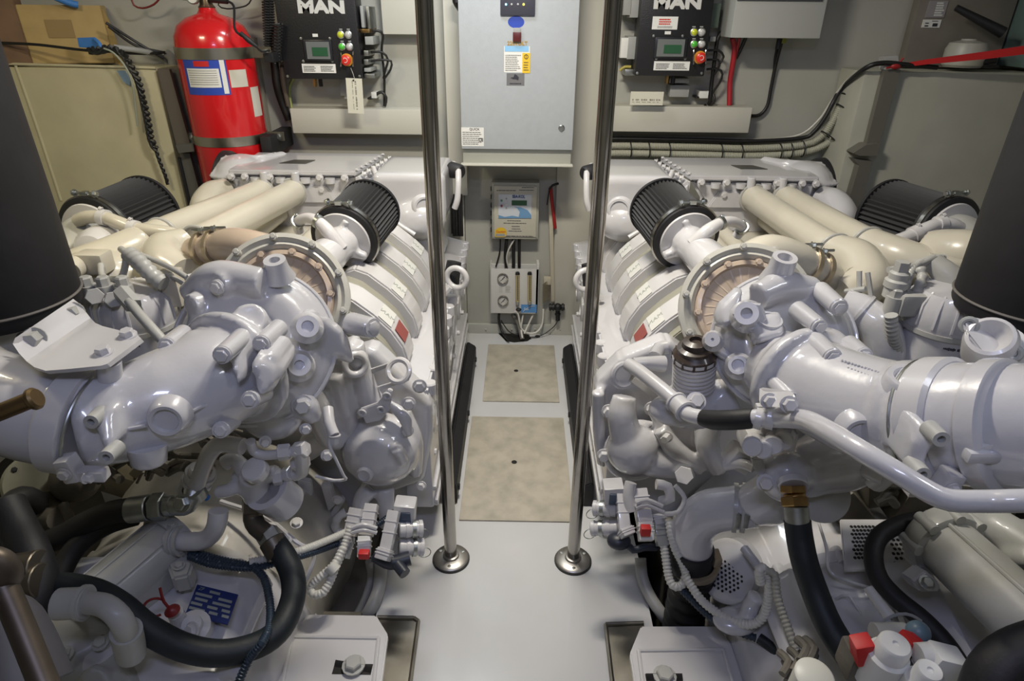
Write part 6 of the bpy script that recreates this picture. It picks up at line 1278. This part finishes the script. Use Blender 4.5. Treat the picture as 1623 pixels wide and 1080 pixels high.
# raw water elbow with bellows
b = B(); TD(b, [(1235, 775, 1.50), (1215, 790, 1.52), (1190, 803, 1.55)], [.055, .055, .052], 24); ball(b, P3(1225, 790, 1.52), .06, (1, 1, 1.1)); TD(b, [(1225, 800, 1.52), (1215, 830, 1.54)], [.03, .018], 14); obj('water_inlet_body', b, PAINT, ER, cast=.0075, relax=4)
b = B(); TD(b, [(1195, 802, 1.55), (1160, 806, 1.58), (1125, 812, 1.61), (1100, 832, 1.64), (1097, 860, 1.66), (1099, 872, 1.67)], [.052, .054, .056, .056, .052, .050], 32); el = obj('raw_water_elbow', b, PAINT, ER)
for x, D in ((1178, 1.565), (1165, 1.575)): b = B(); ring(b, P3(x, 805, D), (1, -.3, .1), .061, .05, .010, 32); cb2 = obj('clamp_band', b, GREYW, el); bb = B(); box(bb, P3(x + 4, 825, D - .05), (.012, .014, .04), bev=.002); obj('clamp_screw', bb, GALV, cb2)
b = B(); lathe(b, P3(1098, 866, 1.66), (.0, .12, -1), [(.054, 0), (.057, .004), (.057, .04), (.06, .045), (.06, .07), (.05, .08)], 32); obj('rubber_collar', b, BLACK, el)
b = B(); ring(b, P3(1101, 893, 1.69), (0, .12, -1), .063, .05, .018, 32); box(b, P3(1135, 885, 1.66), (.02, .04, .03), bev=.003); obj('clamp_band', b, mat('tinted_steel', (.5, .42, .30), .35, .7), el)
b = B(); p0 = P3(1102, 898, 1.70); tube(b, [p0, V((p0.x + .005, p0.y + .02, .18)), V((p0.x + .01, p0.y + .03, -.2))], .058, 28, rib=(.045, .008)); tag(obj('rubber_bellows', b, BLACK), 'black rubber bellows dropping through the right floor opening', 'bellows')
# brass fitting and long hose
hR = hose('hydraulic_hose', HOSE, 'thick dark hose with brass fitting hanging down the right gearbox', [(1264, 826, 1.30), (1267, 850, 1.30), (1275, 890, 1.29), (1290, 935, 1.28), (1313, 990, 1.25), (1345, 1040, 1.22), (1400, 1110, 1.18)], .0265, [((1255, 762, 1.33), (1257, 772, 1.32), .030, PAINT, 20), ((1257, 770, 1.315), (1258, 782, 1.312), .027, BRASS, 6), ((1258, 782, 1.312), (1260, 790, 1.31), .022, BRASS, 20), ((1259, 788, 1.31), (1261, 803, 1.305), .029, BRASS, 6), ((1261, 802, 1.305), (1264, 832, 1.30), .0245, GALV, 20)])
# gearbox right details: perforated plate, hoses, cooler
b = B(); Q = [PZ(x, y, z) for x, y, z in ((1330, 826, .44), (1455, 826, .44), (1462, 905, .41), (1338, 908, .41))]; N = (Q[3]-Q[0]).cross(Q[1]-Q[0]).normalized(); N = N if N.z > 0 else -N
prism(b, Q, N*.008, .002); pf_ = obj('perforated_plate', b, PAINTW, GR)
e1, e2 = (Q[1]-Q[0]), (Q[3]-Q[0])
for blk_ in ((.13, .45, .16, .84), (.60, .98, .16, .95)):
    nx, ny = 7, 9; b = B()
    for i in range(nx):
        for j in range(ny):
            p = Q[0] + e1*(blk_[0] + (blk_[1]-blk_[0])*(i + .5*(j % 2))/nx) + e2*(blk_[2] + (blk_[3]-blk_[2])*j/ny) + N*.008; cyl(b, p, p + N*.0008, .0042, seg=8)
    obj('perforation_holes', b, HOLE, pf_, smooth=False)
b = B(); prism(b, [PZ(x, y, .40) for x, y in ((1395, 905), (1462, 900), (1560, 1100), (1400, 1100), (1440, 1030))], (0, 0, .03), .004); obj('top_plate', b, PAINT, GR)
b = B(); TZ(b, [(1298, 830, .43), (1310, 870, .43), (1315, 905, .42), (1345, 922, .41), (1390, 935, .40)], .004, 8); TZ(b, [(1325, 950, .39), (1345, 945, .39), (1370, 990, .37), (1350, 1010, .37)], .003, 8); obj('casting_seam', b, PAINT, GR)
b = B(); TZ(b, [(1180, 870, .36), (1205, 905, .36), (1222, 950, .33), (1235, 1000, .28), (1250, 1060, .24)], .012, 12); obj('casing_rim', b, PAINT, GR)
b = B(); c = PZ(1152, 905, .28); ax = V((-.75, -.45, .5)).normalized(); lathe(b, c, ax, [(.085, -.04), (.080, 0), (.070, .006), (.0005, .006)], 36); bmesh.ops.scale(b, vec=(1, 1, 1.1), space=Matrix.Translation(-c), verts=b.verts); vn = obj('vent_boss', b, PAINT, GR)
b = B(); u = ax.orthogonal().normalized(); w = ax.cross(u)
for i in range(-5, 6):
    for j in range(-5, 6):
        if i*i + j*j < 24: p = c + (u*(i + .5*(j % 2)) + w*j)*.0115 + ax*.0062; cyl(b, p, p + ax*.0008, .0036, seg=8)
obj('perforation_holes', b, HOLE, vn, smooth=False)
b = B(); TZ(b, [(1182, 985, .28), (1190, 960, .30), (1200, 945, .33)], .022, 14); ball(b, PZ(1165, 985, .26), .04, (1.4, 1, .6)); obj('casting_boss', b, PAINT, GR, cast=.006, relax=2)
hose('hydraulic_hose', HOSEB, 'black hose curving over the perforated plate, right gearbox', [(1496, 822, 1.46), (1460, 824, 1.46), (1420, 834, 1.45), (1393, 852, 1.43), (1384, 880, 1.41), (1392, 915, 1.39), (1420, 948, 1.36), (1465, 985, 1.32), (1505, 1030, 1.28), (1545, 1100, 1.22)], .020)
b = B(); a, e = P3(1505, 868, 1.40), P3(1700, 1050, 1.12); d = (e-a).normalized(); tube(b, [a, e], .066, 36, False); oc2 = obj('oil_cooler', b, GREYW, GR)
sd = d.cross(V((0, 0, 1))).normalized(); up_ = sd.cross(d)
b = B(); tube(b, [a + up_*.064 + sd*.02, e + up_*.064 + sd*.02], .005, 8, False); obj('cooler_seam', b, GREYW, oc2)
b = B(); lathe(b, a, d, [(.060, -.05), (.078, -.045), (.082, -.02), (.078, 0), (.068, .006)], 36)
for k in range(8): r_ = sd*math.cos(k*PI/4) + up_*math.sin(k*PI/4); cyl(b, a - d*.045 + r_*.076, a + d*.008 + r_*.076, .012, seg=12)
obj('cooler_flange', b, GREYW, oc2)
text('BOWMAN', a + d*.20 - sd*.035 + up_*.058, d, up_*.8 - sd*-.3, .016, GREYW, oc2, ext=.002) if False else None
b = B(); TD(b, [(1560, 830, 1.45), (1600, 850, 1.40), (1650, 880, 1.34)], [.05, .045, .04], 20); TD(b, [(1600, 880, 1.38), (1640, 890, 1.32)], [.03, .02]); ball(b, P3(1540, 835, 1.46), .06); box(b, P3(1615, 850, 1.42), (.1, .06, .06), bev=.01); obj('pump_casting', b, GREYW, GR, cast=.008, relax=3)
b = B(); prism(b, [P3(x, y, 1.36) for x, y in ((1445, 922), (1468, 905), (1490, 925), (1492, 938), (1460, 940))], (0, .04, -.02), .004); cbk = obj('cooler_bracket', b, PAINTW, GR); bolts([P3(1468, 925, 1.35)], (0, -.5, 1), .012, cbk, m=GALV)
# dim castings below the right exhaust
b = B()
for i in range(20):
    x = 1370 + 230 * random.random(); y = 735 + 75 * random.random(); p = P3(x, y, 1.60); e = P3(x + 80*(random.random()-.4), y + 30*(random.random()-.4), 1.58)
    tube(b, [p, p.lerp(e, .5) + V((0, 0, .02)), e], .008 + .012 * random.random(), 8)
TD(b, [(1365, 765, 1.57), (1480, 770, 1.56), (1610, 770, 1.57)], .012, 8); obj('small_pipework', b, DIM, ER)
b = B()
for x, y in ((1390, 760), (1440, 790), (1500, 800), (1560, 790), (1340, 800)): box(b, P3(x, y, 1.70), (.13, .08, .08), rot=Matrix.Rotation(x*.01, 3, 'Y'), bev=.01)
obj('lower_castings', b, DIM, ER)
b = B(); TD(b, [(1362, 725, 1.42), (1375, 745, 1.38), (1400, 755, 1.36)], .02); TD(b, [(1385, 760, 1.40), (1410, 745, 1.36)], [.03, .025]); obj('elbow_union', b, PAINTW, ER)
# valve group at the bottom
VB = thing('valve_group', 'group of white cylinder valves with red plugs, bottom right', 'valves', P3(1440, 1060, 1.05))
for x, y, D, r_ in ((1420, 1020, 1.04, .024), (1475, 1062, 1.0, .019)):
    c = P3(x, y, D); b = B(); lathe(b, c, (0, -.12, 1), [(r_*1.35, -.11), (r_*1.35, -.035), (r_*1.12, -.03), (r_*1.05, -.004), (r_*.9, 0), (.005, 0), (.004, -.003), (.0005, -.003)], 32); obj('valve_cylinder', b, WHITE, VB)
b = B(); box(b, P3(1490, 1052, 1.05), (.055, .04, .055), rot=Matrix.Rotation(.3, 3, 'Y'), bev=.004); cyl(b, P3(1455, 1040, 1.05), P3(1480, 1038, 1.05), .020, seg=20); obj('valve_block', b, WHITE, VB)
b = B(); box(b, P3(1367, 1030, 1.08), (.032, .03, .05), rot=Matrix.Rotation(-.3, 3, 'Y'), bev=.004); obj('red_plug', b, REDM, VB)
b = B(); box(b, P3(1443, 1020, 1.08), (.035, .03, .025), rot=Matrix.Rotation(.4, 3, 'Y'), bev=.003); obj('red_plug', b, REDM, VB)
b = B(); TD(b, [(1385, 1006, 1.12), (1435, 1006, 1.12)], .020, 16); obj('valve_spindle', b, GREYP, VB)
b = B(); ball(b, P3(1455, 1003, 1.10), .020); TD(b, [(1425, 1008, 1.12), (1455, 1004, 1.11)], .013); obj('valve_knob', b, mat('slate_blue_knob', (.12, .19, .24), .4), VB)
b = B(); box(b, P3(1400, 1045, 1.12), (.14, .05, .06), bev=.006); obj('manifold', b, DIM, VB)
b = B(); TD(b, [(1376, 932, 1.28), (1392, 955, 1.26), (1410, 978, 1.24)], [.009, .011, .012], 12); tag(obj('plastic_sleeve', b, WCAB), 'white plastic sleeve pointing up beside the curved black hose', 'sleeve')
b = B(); TD(b, [(1410, 978, 1.24), (1425, 1000, 1.2)], .002, 6); TD(b, [(1380, 1010, 1.2), (1400, 985, 1.2), (1425, 974, 1.2), (1445, 976, 1.2), (1460, 985, 1.2)], .003, 6); tag(obj('wire', b, GREYP), 'thin grey wires above the bottom right valve group', 'wire')
b = B(); c = P3(1530, 1078, 1.08); ball(b, c, .028); tag(obj('valve_ball', b, WHITE), 'white round cap between valve group and right hose', 'cap')
b = B(); TD(b, [(1560, 1120, .92), (1580, 1070, .92), (1615, 1040, .92), (1670, 1020, .92)], .038, 24); tag(obj('hydraulic_hose', b, HOSEB), 'very thick black hose in the bottom right corner', 'hose')
b = B(); c = P3(1292, 1070, 1.10); lathe(b, c, (0, -.15, 1), [(.030, -.10), (.033, -.02), (.033, -.004), (.028, 0), (.0005, .001)], 32); tag(obj('filler_bottle', b, mat('cream_cap', (.62, .62, .55), .4)), 'cream round cap at the bottom edge beside the long hose', 'cap')
b = B()
for i in range(10):
    x = 1235 + 45*random.random(); y = 1010 + 50*random.random(); TD(b, [(x, y, 1.25), (x + 15, y + 15, 1.22), (x + 5, y + 35, 1.2)], .006 + .004*random.random(), 8)
obj('small_pipework', b, DIM, GR)
# fuel filter and surroundings, right
p, f = fuel_filter(ER, 1495, 516, 1.50, 1, 'BEFORE SEPAR')
b = B(); box(b, PY(1450, 480, 1.5), (.10, .06, .06), bev=.012)
for x in (1420, 1525, 1555): q = PY(x, 470, 1.5); cyl(b, q - V((0, 0, .07)), q, .022, seg=14); lathe(b, q, (0, 0, 1), [(.016, 0), (.016, .018), (.012, .022)], 6)
box(b, PY(1540, 490, 1.54), (.12, .06, .10), bev=.012); obj('filter_head', b, GREYW, ER)
b = B(); q = PY(1415, 470, 1.52); lathe(b, q, (0, 0, 1), [(.026, 0), (.026, .025), (.030, .028), (.030, .045), (.024, .05), (.024, .065), (.018, .07)], 20); cyl(b, q + V((0, 0, .07)), q + V((0, 0, .095)), .018, seg=6); obj('filter_inlet', b, GREYW, ER)
piece('fuel_pipe', GREYW, ER, 'Y', [(1408, 428, 1.55), (1440, 424, 1.56), (1462, 418, 1.58), (1480, 408, 1.6)], .009, 10)
piece('ribbed_hose', GREYW, ER, 'Y', [(1435, 475, 1.50), (1438, 450, 1.52), (1448, 425, 1.56), (1470, 412, 1.6), (1495, 408, 1.62)], .010, 12, rib=(.008, .0015))
piece('ribbed_hose', GREYW, ER, 'Y', [(1452, 475, 1.50), (1456, 455, 1.51), (1462, 440, 1.53), (1458, 425, 1.55)], .014, 12, rib=(.02, .003))
piece('coupling_sleeve', GREYW, ER, 'Y', [(1478, 415, 1.60), (1500, 435, 1.57), (1530, 460, 1.54), (1550, 480, 1.52)], [.026, .032, .036, .03], 18)
piece('fuel_pipe', GREYW, ER, 'Y', [(1412, 500, 1.45), (1415, 530, 1.45), (1422, 555, 1.47), (1424, 580, 1.5)], .016, 12, rib=(.012, .002))
b = B(); TY(b, [(1335, 480, 1.58), (1365, 494, 1.55), (1390, 515, 1.52), (1402, 550, 1.50), (1404, 590, 1.5)], [.040, .046, .050, .050, .048], 28); wb_ = obj('air_transfer_pipe', b, PAINT, ER)
b = B(); ring(b, PY(1365, 494, 1.55), (PY(1390, 515, 1.52) - PY(1345, 484, 1.57)), .051, .04, .008, 32); obj('pipe_collar', b, PAINT, wb_)
b = B()
for a_, e_ in (((1362, 430), (1362, 490)), ((1375, 432), (1384, 492)), ((1340, 462), (1372, 458))): tube(b, [PY(*a_, 1.60), PY(*e_, 1.56)], .007, 8, False)
obj('strut_bracket', b, GREYW, ER)
b = B(); TD(b, [(1470, 395, 1.95), (1500, 400, 1.9), (1530, 405, 1.85), (1600, 420, 1.8)], [.06, .07, .075, .08], 20); ball(b, PY(1570, 440, 1.7), .08); obj('outer_compressor', b, CREAM, ER, cast=.01, relax=4)
b = B(); TY(b, [(1470, 412, 1.66), (1530, 425, 1.62), (1600, 440, 1.6)], .02, 12); obj('outer_oil_pipe', b, CREAM, ER)
# connector cluster, right
b = B(); p = P3(972, 780, 1.74); box(b, p, (.055, .05, .06), rot=Matrix.Rotation(-.1, 3, 'Y'), bev=.005); r1 = obj('relay_box', b, PAINTW, ER)
b = B(); box(b, p + V((.004, -.022, -.004)), (.036, .014, .036), bev=.002); obj('relay_face', b, mat('slate_blue_plastic', (.06, .09, .14), .35), r1)
coupling(ER, (978, 808, 1.74), (940, 806, 1.76), .020); coupling(ER, (980, 837, 1.74), (936, 838, 1.76), .020)
white_plug(ER, (985, 782, 1.72), (990, 845, 1.68), .030); white_plug(ER, (990, 838, 1.67), (996, 850, 1.66), .036)
white_plug(ER, (1012, 776, 1.72), (1022, 830, 1.68), .040); w3 = white_plug(ER, (1021, 828, 1.68), (1024, 858, 1.66), .038, WHITE)
b = B(); box(b, P3(1023, 841, 1.64), (.026, .02, .026), bev=.003); obj('red_lock', b, REDM, w3)
white_plug(ER, (1042, 815, 1.70), (1046, 832, 1.69), .036); white_plug(ER, (1045, 830, 1.69), (1051, 866, 1.67), .033, CLm)
b = B(); TD(b, [(1008, 806, 1.67), (1025, 801, 1.67), (1052, 812, 1.67)], .006, 8); TD(b, [(1008, 798, 1.67), (1025, 793, 1.67), (1050, 803, 1.67)], .006, 8); obj('cable_tie', b, PAINTW, ER)
b = B(); TD(b, [(1000, 765, 1.7), (996, 785, 1.7), (1000, 810, 1.7)], .016); obj('coolant_stub', b, PAINTW, ER)
b = B(); TD(b, [(1040, 768, 1.68), (1058, 772, 1.68), (1062, 790, 1.68), (1048, 795, 1.7)], .014); obj('coolant_stub', b, PAINTW, ER)
b = B(); TD(b, [(1070, 770, 1.6), (1085, 790, 1.6), (1075, 812, 1.6), (1055, 815, 1.62)], .006); obj('small_pipework', b, PAINTW, ER)
b = B(); ball(b, P3(981, 858, 1.70), .027, (1.2, 1, .8)); TD(b, [(990, 858, 1.70), (1003, 872, 1.70), (1020, 868, 1.70), (1040, 868, 1.71)], .010); tag(obj('plastic_connector', b, mat('dark_blue_black_plastic', (.025, .03, .045), .4)), 'round dark plug below the right test couplings', 'connector')
def ribbed(lab, pts, r, m=WCAB):
    b = B(); TD(b, pts, r, 12, rib=(.009, .0018)); return tag(obj('wiring_conduit', b, m), lab, 'conduit')
ribbed('white ribbed conduit looping below the right connectors', [(1052, 865, 1.67), (1056, 890, 1.66), (1060, 915, 1.65), (1068, 930, 1.64), (1080, 928, 1.64), (1087, 912, 1.64), (1080, 890, 1.64), (1070, 870, 1.64), (1063, 845, 1.65), (1060, 822, 1.67)], .0115)
ribbed('white ribbed conduit sweeping right around the right gearbox foot', [(1085, 912, 1.63), (1096, 930, 1.62), (1115, 955, 1.60), (1150, 980, 1.57), (1185, 991, 1.54), (1208, 980, 1.52), (1218, 945, 1.50), (1218, 915, 1.48), (1208, 900, 1.47), (1203, 908, 1.47), (1206, 925, 1.48)], .0115)
ribbed('brown white ribbed conduit running down the gearbox side, right', [(1215, 905, 1.47), (1228, 912, 1.46), (1232, 945, 1.45), (1245, 985, 1.43), (1262, 1030, 1.40), (1280, 1080, 1.36)], .010, mat('dusty_conduit', (.35, .34, .29), .5))
ribbed('black split conduit under the white one, above the right foot', [(1070, 925, 1.66), (1095, 950, 1.64), (1125, 978, 1.61), (1160, 998, 1.58), (1198, 1012, 1.55)], .010, LOOM)
b = B(); TD(b, [(1203, 1012, 1.54), (1222, 1026, 1.52), (1242, 1048, 1.49), (1265, 1085, 1.45)], .013); tag(obj('cable', b, HOSE), 'smooth black cable end crossing the right gearbox foot web', 'cable')
b = B(); TZ(b, [(1015, 885, .10), (1018, 915, .06), (1030, 945, .03), (1050, 975, .0), (1062, 990, -.05)], .018, 14); tag(obj('drain_hose', b, mat('grey_translucent_hose', (.36, .36, .35), .35)), 'grey hose along the edge of the right floor opening', 'hose')
